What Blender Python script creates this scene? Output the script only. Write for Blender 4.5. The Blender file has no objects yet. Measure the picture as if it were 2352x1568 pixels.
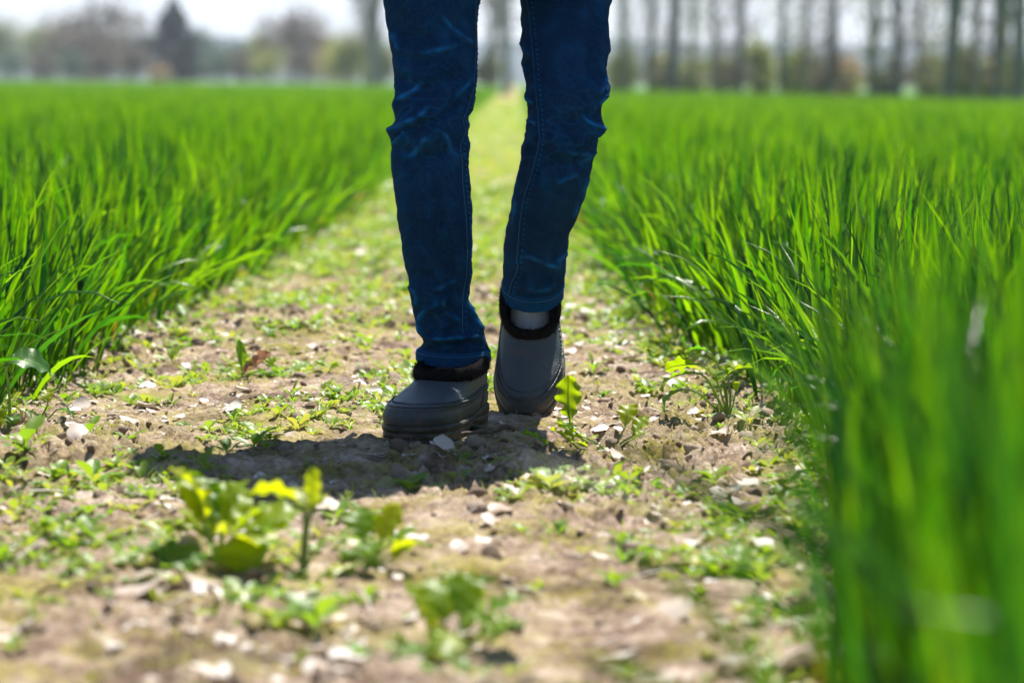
import bpy, math, random
import numpy as np
from mathutils import Matrix, Vector
R = math.radians
S = bpy.context.scene
COL = S.collection

# ------------------------------------------------------------------ camera, sky, sun, exposure
CAM_H = 0.56
FPX = 100 / 36 * 2352.0            # focal length in photo-display pixels (2352 wide)
PITCH, ROLL = 5.2, 0.54
cam = bpy.data.cameras.new('camera'); cam.lens = 100; cam.sensor_width = 36
cam.clip_start = 0.05; cam.clip_end = 9000
cam.dof.use_dof = True; cam.dof.focus_distance = 4.66; cam.dof.aperture_fstop = 3.8
camo = bpy.data.objects.new('camera', cam); COL.objects.link(camo)
CM = Matrix.Translation((0, 0, CAM_H)) @ Matrix.Rotation(R(90 - PITCH), 4, 'X') @ Matrix.Rotation(R(ROLL), 4, 'Z')
camo.matrix_world = CM
S.camera = camo
SUN = Vector((0.28, 0.93, 1.62)).normalized()
SUN_EL = math.asin(SUN.z); SUN_AZ = math.atan2(SUN.x, SUN.y)
W = bpy.data.worlds.new('World'); S.world = W; W.use_nodes = True
nt = W.node_tree; bg = nt.nodes['Background']
sky = nt.nodes.new('ShaderNodeTexSky'); sky.sky_type = 'NISHITA'; sky.sun_disc = False
sky.sun_elevation = SUN_EL; sky.sun_rotation = SUN_AZ
sky.air_density = 1.0; sky.dust_density = 0.3; sky.ozone_density = 2.5
tcw = nt.nodes.new('ShaderNodeTexCoord'); sxw = nt.nodes.new('ShaderNodeSeparateXYZ'); nt.links.new(tcw.outputs['Generated'], sxw.inputs[0])
rw = nt.nodes.new('ShaderNodeValToRGB'); nt.links.new(sxw.outputs[2], rw.inputs[0])
rw.color_ramp.elements[0].position = 0.02; rw.color_ramp.elements[0].color = (0.92,) * 3 + (1,); rw.color_ramp.elements[1].position = 0.22; rw.color_ramp.elements[1].color = (0.0,) * 3 + (1,)
nw = nt.nodes.new('ShaderNodeTexNoise'); nw.inputs['Scale'].default_value = 3; nw.inputs['Detail'].default_value = 5
mpw = nt.nodes.new('ShaderNodeMapping'); mpw.inputs['Scale'].default_value = (1, 1, 4); nt.links.new(tcw.outputs['Generated'], mpw.inputs[0]); nt.links.new(mpw.outputs[0], nw.inputs[0])
cw = nt.nodes.new('ShaderNodeValToRGB'); nt.links.new(nw.outputs[0], cw.inputs[0])
cw.color_ramp.elements[0].position = 0.35; cw.color_ramp.elements[0].color = (10.2, 11.0, 11.8, 1); cw.color_ramp.elements[1].position = 0.65; cw.color_ramp.elements[1].color = (11.4, 11.8, 12.2, 1)
mw = nt.nodes.new('ShaderNodeMix'); mw.data_type = 'RGBA'; nt.links.new(rw.outputs[0], mw.inputs[0]); nt.links.new(sky.outputs[0], mw.inputs[6]); nt.links.new(cw.outputs[0], mw.inputs[7])
nt.links.new(mw.outputs[2], bg.inputs[0]); bg.inputs[1].default_value = 0.062
sl = bpy.data.lights.new('sun', 'SUN'); sl.energy = 5.0; sl.angle = R(0.5); sl.color = (1, 0.95, 0.86)
so = bpy.data.objects.new('sun', sl); COL.objects.link(so)
so.rotation_euler = SUN.to_track_quat('Z', 'Y').to_euler(); so.location = (3, 8, 16)
S.view_settings.view_transform = 'Standard'; S.view_settings.look = 'None'
S.view_settings.exposure = 0.95; S.view_settings.gamma = 1
S.cycles.use_denoising = True
S.cycles.max_bounces = 8; S.cycles.transmission_bounces = 4; S.cycles.diffuse_bounces = 4
S.cycles.transparent_max_bounces = 8; S.cycles.volume_bounces = 0
S.cycles.use_adaptive_sampling = True; S.cycles.adaptive_threshold = 0.015

M3 = np.array(CM.to_3x3()); C0 = np.array((0, 0, CAM_H))
def at(px, py, depth):
    """photo-display pixel + world distance along Y -> world point"""
    d = M3 @ np.array(((px - 1176) / FPX, -(py - 784) / FPX, -1.0))
    return C0 + d * (depth / d[1])
def onground(px, py):
    d = M3 @ np.array(((px - 1176) / FPX, -(py - 784) / FPX, -1.0))
    return C0 + d * (-CAM_H / d[2])
def project(P):
    q = (np.asarray(P) - C0) @ M3
    return 1176 + FPX * q[..., 0] / -q[..., 2], 784 - FPX * q[..., 1] / -q[..., 2]

# ------------------------------------------------------------------ helpers
rng = np.random.default_rng(7); random.seed(7)
def _grad(ix, iy, seed):
    h = (ix * 374761393 + iy * 668265263 + seed * 1274126177) & 0xffffffff
    h = ((h ^ (h >> 13)) * 1274126177) & 0xffffffff
    a = ((h ^ (h >> 16)) & 0xffff) * (2 * math.pi / 65536)
    return np.cos(a), np.sin(a)
def perlin(x, y, seed=0):
    x = np.asarray(x, float); y = np.asarray(y, float)
    x, y = np.broadcast_arrays(x, y)
    ix = np.floor(x).astype(np.int64); iy = np.floor(y).astype(np.int64)
    fx = x - ix; fy = y - iy
    u = fx * fx * fx * (fx * (fx * 6 - 15) + 10); v = fy * fy * fy * (fy * (fy * 6 - 15) + 10)
    def g(i, j):
        a, b = _grad(ix + i, iy + j, seed); return a * (fx - i) + b * (fy - j)
    n0 = g(0, 0) * (1 - u) + g(1, 0) * u; n1 = g(0, 1) * (1 - u) + g(1, 1) * u
    return (n0 * (1 - v) + n1 * v) * 1.5
def fbm(x, y, o=4, seed=0, g=0.5):
    s = 0; a = 1
    for k in range(o):
        s = s + a * perlin(x * 2 ** k, y * 2 ** k, seed + 17 * k); a *= g
    return s
def sstep(a, b, x):
    t = np.clip((x - a) / (b - a), 0, 1); return t * t * (3 - 2 * t)

class Buf:
    def __init__(s): s.v = []; s.f = []; s.n = 0; s.r = []; s.mi = []
    def add(s, v, f, rnd=None, mi=0):
        v = np.asarray(v, float).reshape(-1, 3); f = np.asarray(f, np.int64)
        s.v.append(v); s.f.append(f + s.n); s.n += len(v)
        s.r.append(np.full(len(v), random.random() if rnd is None else rnd) if np.ndim(rnd) == 0 else np.asarray(rnd, float))
        s.mi.append(np.full(len(f), mi))
        return s
    def build(s, name, mats, parent=None, smooth=True, loc=None):
        v = np.concatenate(s.v)
        if loc is not None: v = v - np.asarray(loc)
        me = bpy.data.meshes.new(name); me.vertices.add(len(v)); me.vertices.foreach_set('co', v.astype(np.float32).ravel())
        tot = np.concatenate([np.full(len(f), f.shape[1]) for f in s.f])
        idx = np.concatenate([f.ravel() for f in s.f])
        st = np.concatenate([[0], np.cumsum(tot)[:-1]])
        me.loops.add(len(idx)); me.loops.foreach_set('vertex_index', idx.astype(np.int32))
        me.polygons.add(len(tot)); me.polygons.foreach_set('loop_start', st.astype(np.int32))
        me.polygons.foreach_set('loop_total', tot.astype(np.int32))
        if not isinstance(mats, (list, tuple)): mats = [mats]
        for m in mats: me.materials.append(m)
        if len(mats) > 1: me.polygons.foreach_set('material_index', np.concatenate(s.mi).astype(np.int32))
        me.update(calc_edges=True)
        if smooth: me.polygons.foreach_set('use_smooth', np.ones(len(tot), bool))
        a = me.attributes.new('rnd', 'FLOAT', 'POINT'); a.data.foreach_set('value', np.concatenate(s.r).astype(np.float32))
        o = bpy.data.objects.new(name, me); COL.objects.link(o)
        if loc is not None and parent is None: o.location = loc
        if parent is not None: o.parent = parent
        return o
def tag(o, label=None, cat=None, group=None, kind=None):
    if label: o['label'] = label
    if cat: o['category'] = cat
    if group: o['group'] = group
    if kind: o['kind'] = kind
    return o
def empty(name, loc, label, cat, group=None):
    o = bpy.data.objects.new(name, None); COL.objects.link(o); o.location = loc; o.empty_display_size = 0.05
    return tag(o, label, cat, group)
def grid_faces(n, m, wrap=False, off=0):
    """n rows of m verts -> quads"""
    i = np.arange(n - 1)[:, None]; j = np.arange(m if wrap else m - 1)[None, :]
    j2 = (j + 1) % m
    return np.stack([i * m + j + off, i * m + j2 + off, (i + 1) * m + j2 + off, (i + 1) * m + j + off], -1).reshape(-1, 4)
def tube(pts, rad, seg=6, closed=False, cap=True):
    P = np.asarray(pts, float); n = len(P); rad = np.broadcast_to(np.asarray(rad, float), (n,))
    T = np.gradient(P, axis=0) if not closed else np.roll(P, -1, 0) - np.roll(P, 1, 0)
    T /= np.linalg.norm(T, axis=1)[:, None] + 1e-12
    up = np.array((0.13, 0.21, 0.97)) if abs(T[0, 2]) < 0.9 else np.array((1.0, 0.1, 0))
    A = np.cross(T, up); A /= np.linalg.norm(A, axis=1)[:, None] + 1e-12
    B = np.cross(T, A)
    th = np.arange(seg) * 2 * math.pi / seg
    V = P[:, None] + rad[:, None, None] * (A[:, None] * np.cos(th)[None, :, None] + B[:, None] * np.sin(th)[None, :, None])
    f = grid_faces(n, seg, True)
    if closed:
        j = np.arange(seg); f = np.concatenate([f, np.stack([(n - 1) * seg + j, (n - 1) * seg + (j + 1) % seg, (j + 1) % seg, j], -1)])
    V = V.reshape(-1, 3)
    if cap and not closed:
        V = np.concatenate([V, P[:1], P[-1:]]); j = np.arange(seg); k = n * seg
        f = np.concatenate([f, np.stack([(j + 1) % seg, j, np.full(seg, k), np.full(seg, k)], -1)[:, :4]])
        f2 = np.stack([(n - 1) * seg + j, (n - 1) * seg + (j + 1) % seg, np.full(seg, k + 1), np.full(seg, k + 1)], -1)
        f = np.concatenate([f, f2])
        tri = f[-2 * seg:][:, :3]; quads = f[:-2 * seg]
        return V, quads, tri
    return V, f, None
def addtube(b, pts, rad, seg=6, closed=False, rnd=None, mi=0):
    V, f, tri = tube(pts, rad, seg, closed)
    r = random.random() if rnd is None else rnd
    if tri is None: b.add(V, f, r, mi)
    else:
        n0 = b.n; b.add(V, f, r, mi); b.f.append(tri + n0); b.mi.append(np.full(len(tri), mi)); 
    return b
def spline(pts, n):
    P = np.asarray(pts, float); t = np.concatenate([[0], np.cumsum(np.linalg.norm(np.diff(P, axis=0), axis=1))]); t /= t[-1]
    u = np.linspace(0, 1, n); out = []
    for q in u:
        i = min(max(np.searchsorted(t, q) - 1, 0), len(P) - 2)
        p0 = P[max(i - 1, 0)]; p1 = P[i]; p2 = P[i + 1]; p3 = P[min(i + 2, len(P) - 1)]
        s = (q - t[i]) / (t[i + 1] - t[i] + 1e-9)
        out.append(0.5 * ((2 * p1) + (-p0 + p2) * s + (2 * p0 - 5 * p1 + 4 * p2 - p3) * s * s + (-p0 + 3 * p1 - 3 * p2 + p3) * s ** 3))
    return np.array(out)
def rotm(yaw=0, pitch=0, roll=0):
    return np.array((Matrix.Rotation(yaw, 3, 'Z') @ Matrix.Rotation(pitch, 3, 'X') @ Matrix.Rotation(roll, 3, 'Y')))

# ------------------------------------------------------------------ materials
class NT:
    def __init__(s, name):
        s.m = bpy.data.materials.new(name); s.m.use_nodes = True; s.t = s.m.node_tree; s.t.nodes.clear()
        s.out = s.t.nodes.new('ShaderNodeOutputMaterial')
    def n(s, typ, ins=None, **kw):
        nd = s.t.nodes.new('ShaderNode' + typ)
        for k, v in kw.items(): setattr(nd, k, v)
        for k, v in (ins or {}).items(): s.set(nd, k, v)
        return nd
    def set(s, nd, k, v):
        i = nd.inputs[k]
        if hasattr(v, 'is_output'): s.t.links.new(v, i)
        elif hasattr(v, 'outputs'): s.t.links.new(v.outputs[0], i)
        else:
            if i.type == 'RGBA' and len(v) == 3: v = (*v, 1)
            i.default_value = v
    def coord(s, scale=(1, 1, 1), obj=True):
        tc = s.n('TexCoord'); mp = s.n('Mapping', {'Vector': tc.outputs['Object' if obj else 'Generated'], 'Scale': scale}); return mp.outputs[0]
    def noise(s, vec, sc, det=4, rough=0.55, dist=0): return s.n('TexNoise', {'Vector': vec, 'Scale': sc, 'Detail': det, 'Roughness': rough, 'Distortion': dist}).outputs['Fac']
    def ramp(s, fac, stops, interp='LINEAR'):
        r = s.n('ValToRGB', {'Fac': fac}); cr = r.color_ramp; cr.interpolation = interp
        while len(cr.elements) < len(stops): cr.elements.new(0.5)
        for e, (p, c) in zip(cr.elements, stops):
            e.position = p; e.color = (*c, 1) if np.ndim(c) else (c, c, c, 1)
        return r.outputs[0]
    def mix(s, f, a, b, mode='MIX'):
        m = s.n('Mix', data_type='RGBA', blend_type=mode); s.set(m, 0, f); s.set(m, 6, a); s.set(m, 7, b); return m.outputs[2]
    def math(s, op, a, b=0.0, c=None):
        m = s.n('Math', operation=op); s.set(m, 0, a); s.set(m, 1, b)
        if c is not None: s.set(m, 2, c)
        return m.outputs[0]
    def bump(s, h, st, dist, normal=None):
        b = s.n('Bump', {'Height': h, 'Strength': st, 'Distance': dist})
        if normal is not None: s.set(b, 'Normal', normal)
        return b.outputs[0]
    def pbr(s, col, rough=0.6, normal=None, spec=0.4, **kw):
        p = s.n('BsdfPrincipled'); s.set(p, 'Base Color', col); s.set(p, 'Roughness', rough); s.set(p, 'Specular IOR Level', spec)
        for k, v in kw.items(): s.set(p, k.replace('_', ' '), v)
        if normal is not None: s.set(p, 'Normal', normal)
        return p
    def done(s, sh): s.t.links.new(sh.outputs[0] if hasattr(sh, 'outputs') else sh, s.out.inputs[0]); return s.m

def leafmat(name, stops, tstops, tr=0.5, rough=0.4, veins=0.0, spec=0.5):
    t = NT(name)
    at_ = t.n('Attribute', attribute_name='rnd').outputs['Fac']
    v = t.coord(); nz = t.noise(v, 60, 3)
    fac = t.math('ADD', at_, t.math('MULTIPLY', t.math('SUBTRACT', nz, 0.5), 0.25))
    c = t.ramp(fac, stops); c2 = t.ramp(fac, tstops)
    nrm = t.bump(t.noise(v, 220, 2), 0.25, 0.002)
    p = t.pbr(c, rough, nrm, spec)
    tl = t.n('BsdfTranslucent', {'Color': c2})
    mx = t.n('MixShader', {0: tr}); t.t.links.new(p.outputs[0], mx.inputs[1]); t.t.links.new(tl.outputs[0], mx.inputs[2])
    return t.done(mx)
MAT = {}
MAT['wheat'] = leafmat('wheat_leaf', [(0, (0.004, 0.035, 0.020)), (0.3, (0.020, 0.095, 0.006)), (0.75, (0.052, 0.155, 0.003)), (0.95, (0.09, 0.22, 0.004)), (0.985, (0.45, 0.30, 0.06))],
                       [(0, (0.006, 0.06, 0.006)), (0.3, (0.065, 0.27, 0.001)), (0.9, (0.32, 0.58, 0.001)), (0.985, (0.70, 0.36, 0.03))], 0.55, 0.30, spec=0.26)
MAT['weed'] = leafmat('weed_leaf', [(0, (0.03, 0.13, 0.02)), (0.5, (0.08, 0.21, 0.008)), (0.85, (0.22, 0.33, 0.004)), (1, (0.30, 0.36, 0.004))],
                      [(0, (0.14, 0.42, 0.01)), (0.5, (0.32, 0.55, 0.003)), (0.85, (0.48, 0.62, 0.003)), (1, (0.62, 0.68, 0.003))], 0.58, 0.4)
MAT['cover'] = leafmat('ground_cover_leaf', [(0, (0.06, 0.17, 0.02)), (0.5, (0.12, 0.26, 0.02)), (0.9, (0.22, 0.32, 0.04)), (1, (0.45, 0.40, 0.2))],
                       [(0, (0.22, 0.48, 0.02)), (0.5, (0.38, 0.58, 0.02)), (1, (0.6, 0.6, 0.06))], 0.42, 0.42, spec=0.4)
MAT['moss'] = leafmat('moss_strand', [(0, (0.16, 0.26, 0.03)), (1, (0.36, 0.38, 0.06))], [(0, (0.35, 0.5, 0.03)), (1, (0.6, 0.6, 0.06))], 0.5, 0.6)
MAT['stem'] = leafmat('plant_stem', [(0, (0.16, 0.32, 0.06)), (1, (0.34, 0.42, 0.12))], [(0, (0.3, 0.5, 0.05)), (1, (0.5, 0.55, 0.1))], 0.35, 0.45)
MAT['litter'] = leafmat('dry_litter', [(0, (0.16, 0.10, 0.07)), (0.4, (0.42, 0.32, 0.24)), (0.8, (0.62, 0.53, 0.46)), (1, (0.74, 0.68, 0.62))],
                        [(0, (0.3, 0.16, 0.08)), (1, (0.6, 0.5, 0.35))], 0.15, 0.5)
MAT['deadleaf'] = leafmat('dead_leaf', [(0, (0.28, 0.13, 0.08)), (1, (0.42, 0.22, 0.14))], [(0, (0.5, 0.22, 0.12)), (1, (0.6, 0.3, 0.18))], 0.35, 0.55)
MAT['yleaf'] = leafmat('yellow_leaf', [(0, (0.30, 0.34, 0.01)), (1, (0.42, 0.40, 0.01))], [(0, (0.7, 0.72, 0.01)), (1, (0.85, 0.75, 0.01))], 0.5, 0.45)
def treeleaf(name, a, b, tr=0.35): return leafmat(name, [(0, a), (1, b)], [(0, tuple(min(1, x * 1.8) for x in a)), (1, tuple(min(1, x * 1.8) for x in b))], tr, 0.6)
MAT['t_spring'] = treeleaf('spring_leaf', (0.20, 0.24, 0.05), (0.34, 0.34, 0.09))
MAT['t_olive'] = treeleaf('olive_leaf', (0.12, 0.15, 0.05), (0.24, 0.25, 0.09))
MAT['t_dark'] = treeleaf('evergreen_leaf', (0.005, 0.028, 0.028), (0.012, 0.05, 0.045), 0.15)
MAT['t_teal'] = treeleaf('far_evergreen_leaf', (0.08, 0.13, 0.10), (0.13, 0.18, 0.13), 0.2)
MAT['t_twig'] = treeleaf('twig_haze', (0.12, 0.085, 0.07), (0.20, 0.15, 0.11), 0.1)
MAT['t_tan'] = treeleaf('tan_leaf', (0.38, 0.25, 0.12), (0.5, 0.35, 0.2), 0.2)

t = NT('tree_bark'); v = t.coord((1, 1, 0.3)); nz = t.noise(v, 14, 5)
MAT['bark'] = t.done(t.pbr(t.ramp(nz, [(0.3, (0.13, 0.145, 0.16)), (0.7, (0.29, 0.30, 0.30))]), 0.9, t.bump(nz, 0.8, 0.03)))

# soil
t = NT('soil'); v = t.coord(); geo = t.n('NewGeometry')
big = t.noise(v, 2.2, 5, 0.6); med = t.noise(v, 16, 6, 0.65, 0.4); fine = t.noise(v, 90, 5, 0.7); vfine = t.noise(v, 420, 3, 0.7)
base = t.ramp(med, [(0.34, (0.07, 0.042, 0.027)), (0.44, (0.30, 0.205, 0.145)), (0.56, (0.55, 0.42, 0.325)), (0.69, (0.82, 0.71, 0.61))])
base = t.mix(t.math('MULTIPLY', fine, 0.75), base, t.ramp(fine, [(0.38, (0.05, 0.030, 0.018)), (0.50, (0.46, 0.33, 0.25)), (0.68, (0.84, 0.72, 0.62))]))
dark = t.ramp(t.noise(v, 5.0, 4, 0.6), [(0.51, 0.0), (0.63, 0.75)])
base = t.mix(dark, base, (0.09, 0.055, 0.036))
mossm = t.ramp(t.noise(v, 6.5, 7, 0.72, 0.6), [(0.48, 0.0), (0.60, 0.75)])
base = t.mix(t.math('MULTIPLY', mossm, t.ramp(fine, [(0.35, 0.25), (0.6, 1.0)])), base, t.ramp(vfine, [(0.3, (0.26, 0.24, 0.03)), (0.7, (0.56, 0.50, 0.10))]))
cov = t.n('Attribute', attribute_name='rnd').outputs['Fac']      # how much low growth covers the soil here
base = t.mix(t.math('MULTIPLY', cov, t.ramp(fine, [(0.38, 0.35), (0.6, 1.0)])), base, t.ramp(t.noise(v, 3.0, 6, 0.7), [(0.3, (0.20, 0.24, 0.03)), (0.52, (0.36, 0.34, 0.07)), (0.68, (0.56, 0.46, 0.22))]))
crop = t.n('Attribute', attribute_name='crop').outputs['Fac']
base = t.mix(crop, base, (0.06, 0.20, 0.01))
h = t.math('ADD', t.math('MULTIPLY', fine, 0.7), t.math('MULTIPLY', vfine, 0.3))
vor = t.n('TexVoronoi', {'Vector': v, 'Scale': 60.0}, feature='F1').outputs['Distance']
nrm = t.bump(h, 1.0, 0.011, t.bump(vor, 0.5, 0.005))
MAT['soil'] = t.done(t.pbr(base, 0.95, nrm, 0.08))
t = NT('clod_soil'); v = t.coord(); a = t.n('Attribute', attribute_name='rnd').outputs['Fac']; nz = t.noise(v, 120, 5, 0.7)
MAT['clod'] = t.done(t.pbr(t.mix(nz, t.ramp(a, [(0, (0.10, 0.07, 0.05)), (0.6, (0.26, 0.19, 0.14)), (1, (0.42, 0.33, 0.26))]), t.ramp(a, [(0, (0.2, 0.14, 0.1)), (1, (0.5, 0.40, 0.32))])), 0.95, t.bump(nz, 0.9, 0.004), 0.2))
# hills
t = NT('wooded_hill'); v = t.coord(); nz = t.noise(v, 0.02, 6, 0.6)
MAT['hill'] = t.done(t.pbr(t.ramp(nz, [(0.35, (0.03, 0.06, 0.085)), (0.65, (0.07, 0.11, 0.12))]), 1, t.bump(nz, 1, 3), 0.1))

# denim
t = NT('denim'); v = t.coord(); sx = t.n('SeparateXYZ', {0: v})
w1 = t.n('TexWave', {'Vector': t.coord((1, 1, 1)), 'Scale': 420.0, 'Distortion': 2.0, 'Detail': 2.0}, bands_direction='DIAGONAL').outputs['Fac']
grain = t.noise(t.coord((700, 700, 160)), 1.0, 3, 0.7)
slub = t.noise(t.coord((420, 420, 9)), 1.0, 2, 0.6)
patch = t.noise(v, 9, 4, 0.6)
wear = t.n('Attribute', attribute_name='rnd').outputs['Fac']
c = t.ramp(patch, [(0.3, (0.002, 0.011, 0.033)), (0.7, (0.0045, 0.029, 0.086))])
c = t.mix(t.math('MULTIPLY', slub, 0.55), c, (0.006, 0.036, 0.105))
c = t.mix(t.ramp(grain, [(0.45, 0.0), (0.75, 0.6)]), c, (0.014, 0.075, 0.20))
c = t.mix(wear, c, (0.012, 0.17, 0.48))
nrm = t.bump(t.math('ADD', w1, grain), 0.35, 0.0012)
p = t.pbr(c, 0.9, nrm, 0.04)
t.set(p, 'Sheen Weight', 0.0); t.set(p, 'Sheen Tint', (0.3, 0.6, 1))
MAT['denim'] = t.done(p)
t = NT('denim_thread'); MAT['thread'] = t.done(t.pbr((0.05, 0.17, 0.33), 0.8))
t = NT('denim_inside'); v = t.coord(); MAT['denim_in'] = t.done(t.pbr(t.ramp(t.noise(v, 300, 3), [(0.3, (0.06, 0.22, 0.38)), (0.7, (0.12, 0.34, 0.52))]), 0.9))
# shoe rubber
def rubber(name, a, b, dust, lift):
    t = NT(name); v = t.coord(); n1 = t.noise(v, 18, 5, 0.6); n2 = t.n('TexVoronoi', {'Vector': t.coord(), 'Scale': 480.0}, feature='F1').outputs['Distance']
    n3 = t.noise(v, 130, 4, 0.6)
    c = t.ramp(n1, [(0.3, a), (0.7, b)])
    dm = t.ramp(t.noise(v, 26, 7, 0.72, 0.5), [(0.50, 0.0), (0.72, dust)])
    c = t.mix(dm, c, (0.15, 0.10, 0.075))
    zz = t.n('SeparateXYZ', {0: t.n('TexCoord').outputs['Object']}).outputs['Z']
    low = t.math('MULTIPLY', t.ramp(zz, [(0.0, 1.0), (0.03, 0.0)]), t.ramp(n3, [(0.45, 0.0), (0.6, lift)]))
    c = t.mix(low, c, (0.22, 0.16, 0.12))
    nrm = t.bump(n2, 0.6, 0.0016, t.bump(n3, 0.35, 0.003))
    return t.done(t.pbr(c, t.ramp(n1, [(0.3, 0.36), (0.7, 0.58)]), nrm, 0.55))
MAT['rubber'] = rubber('shoe_rubber', (0.024, 0.034, 0.044), (0.048, 0.056, 0.062), 0.75, 0.9)
MAT['vamp'] = rubber('shoe_vamp', (0.044, 0.068, 0.090), (0.075, 0.098, 0.116), 0.5, 0.0)
MAT['sole'] = rubber('shoe_sole_rubber', (0.009, 0.011, 0.013), (0.022, 0.023, 0.024), 0.9, 1.0)
t = NT('fleece'); v = t.coord(); nz = t.noise(v, 400, 3, 0.7)
MAT['fleece'] = t.done(t.pbr(t.ramp(nz, [(0.3, (0.003, 0.003, 0.004)), (0.75, (0.018, 0.015, 0.016))]), 1, t.bump(nz, 1, 0.003), 0.1))
t = NT('sock_knit'); v = t.coord((1, 1, 1)); wv = t.n('TexWave', {'Vector': v, 'Scale': 160.0, 'Distortion': 1.0}).outputs['Fac']
MAT['sock'] = t.done(t.pbr(t.mix(wv, (0.62, 0.68, 0.82), (0.86, 0.88, 0.98)), 0.9, t.bump(wv, 0.4, 0.001)))
t = NT('jacket_cloth'); v = t.coord(); nz = t.noise(v, 200, 3)
MAT['jacket'] = t.done(t.pbr(t.ramp(nz, [(0.3, (0.03, 0.035, 0.04)), (0.7, (0.06, 0.065, 0.07))]), 0.9, t.bump(nz, 0.4, 0.002)))
t = NT('skin'); v = t.coord(); nz = t.noise(v, 60, 3)
MAT['skin'] = t.done(t.pbr(t.ramp(nz, [(0.3, (0.50, 0.30, 0.22)), (0.7, (0.60, 0.38, 0.29))]), 0.5, None, 0.4, Subsurface_Weight=0.1))
t = NT('hair'); MAT['hair'] = t.done(t.pbr(t.ramp(t.noise(t.coord((80, 80, 6)), 1, 3), [(0.3, (0.03, 0.02, 0.012)), (0.7, (0.09, 0.06, 0.035))]), 0.6))
t = NT('twig_wood'); MAT['twig'] = t.done(t.pbr(t.ramp(t.noise(t.coord(), 90, 4), [(0.3, (0.07, 0.045, 0.035)), (0.7, (0.22, 0.16, 0.12))]), 0.9))
t = NT('eye_white'); MAT['eye'] = t.done(t.pbr((0.8, 0.8, 0.78), 0.2))
t = NT('eye_iris'); MAT['iris'] = t.done(t.pbr((0.05, 0.09, 0.12), 0.2))

# ------------------------------------------------------------------ ground
def edgeR(y):
    return np.interp(y, [0, 1.2, 2, 3, 3.6, 4.3, 5, 6, 8, 10, 20, 400], [0.14, 0.15, 0.24, 0.36, 0.43, 0.50, 0.44, 0.36, 0.30, 0.27, 0.25, 0.28]) + 0.03 * perlin(y * 1.7, 3.3, 5)
def edgeL(y):
    return np.interp(y, [0, 4, 5.4, 7, 9.4, 14, 400], [-0.93, -0.88, -0.80, -0.77, -0.69, -0.66, -0.72]) + 0.04 * perlin(y * 1.3, 9.1, 6)
SH1 = np.array((-0.115, 4.51)); SH2 = np.array((0.045, 4.80))
def H(x, y):
    x = np.asarray(x, float); y = np.asarray(y, float)
    near = np.exp(-np.maximum(y - 14, 0) / 20)
    warp = perlin(x * 5, y * 5, 40) * 0.25
    h = 0.011 * fbm(x * 1.6, y * 1.6, 3, 1) + 0.004
    r = 1 - np.abs(perlin(x * 7 + warp, y * 6 - warp, 11)); h = h + 0.010 * (r - 0.7)
    rough = sstep(-0.1, 0.45, fbm(x * 1.9 + 3, y * 1.1 + 2, 2, 21))
    c = np.abs(fbm(x * 17, y * 14, 3, 31)); h = h - 0.0125 * (0.5 + 1.3 * rough) * (c - 0.35)
    d = fbm(x * 48, y * 36, 3, 51, 0.6); tt = d * 2.2; tr = np.floor(tt) + sstep(0.55, 0.9, tt - np.floor(tt))
    h = h + 0.0026 * (0.7 + rough * 1.6) * tr
    cr = np.clip(1 - np.abs(fbm(x * 8 + warp, y * 7, 3, 61)) / 0.09, 0, 1); h = h - 0.011 * cr * (0.4 + rough)
    fl = fbm(x * 11 + 4, y * 9, 3, 71, 0.5) * 1.8; q_ = np.floor(fl) + sstep(0.80, 0.94, fl - np.floor(fl)); h = h + 0.0030 * q_
    h = h * near
    # clods behind the front foot
    for (cx, cy, s, a) in ((-0.60, 6.25, 0.22, 0.028), (-0.38, 6.7, 0.16, 0.022), (-0.95, 4.35, 0.25, 0.014), (-0.35, 3.35, 0.2, 0.008), (0.42, 3.5, 0.2, 0.008)):
        g = np.exp(-((x - cx) ** 2 + ((y - cy) * 0.8) ** 2) / s ** 2)
        h = h + g * a * (0.45 + 0.8 * np.abs(fbm(x * 14, y * 14, 4, 77, 0.6)))
    for (cx, cy, sx_, sy_) in ((SH1[0], SH1[1], 0.09, 0.20), (SH2[0], SH2[1], 0.08, 0.08)):
        g = np.exp(-(((x - cx) / sx_) ** 2 + ((y - cy) / sy_) ** 2) ** 1.5)
        h = h * (1 - g) + g * 0.0
    return h
def cov_at(x, y):
    c = sstep(5.5, 11, y) * 0.45 + 0.30 * sstep(12, 25, y)
    c = c + 0.55 * sstep(-0.05, 0.5, fbm(x * 2.6, y * 1.2, 3, 91)) * sstep(2.5, 6, y)
    return np.clip(c, 0, 0.85)
def axis(a, b, fine, far_lo, far_hi, g):
    mid = list(np.arange(a, b + fine, fine)); s = fine; lo = []; p = a
    while p > far_lo: s *= g; p -= s; lo.append(p)
    s = fine; hi = []; p = mid[-1]
    while p < far_hi: s *= g; p += s; hi.append(p)
    return np.array(lo[::-1] + mid + hi)
xs = axis(-1.15, 0.85, 0.0055, -1250, 1250, 1.07)
ys = [-60, -25, -10, -4, -1, 0.6, 1.2, 1.6]; y = 1.9
while y < 1580: ys.append(y); y += max(0.0075, 0.0019 * y) if y < 9 else (0.0035 * y if y < 25 else 0.03 * y)
ys = np.array(ys)
X, Y = np.meshgrid(xs, ys)
Z = H(X, Y); inside = ((X > -3) & (X < 3)); Z = np.where(inside, Z, Z * np.exp(-(np.abs(X) - 3)))
b = Buf(); b.add(np.stack([X, Y, Z], -1), grid_faces(len(ys), len(xs)), cov_at(X, Y).ravel())
ground = b.build('ground', MAT['soil']); tag(ground, kind='structure')
cropm = np.maximum(sstep(0, 0.1, X - edgeR(Y)), sstep(0, 0.1, edgeL(Y) - X)) * np.maximum(sstep(9, 30, Y), sstep(0.9, 1.3, np.maximum(X - edgeR(Y), edgeL(Y) - X))) * 0.9
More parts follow.
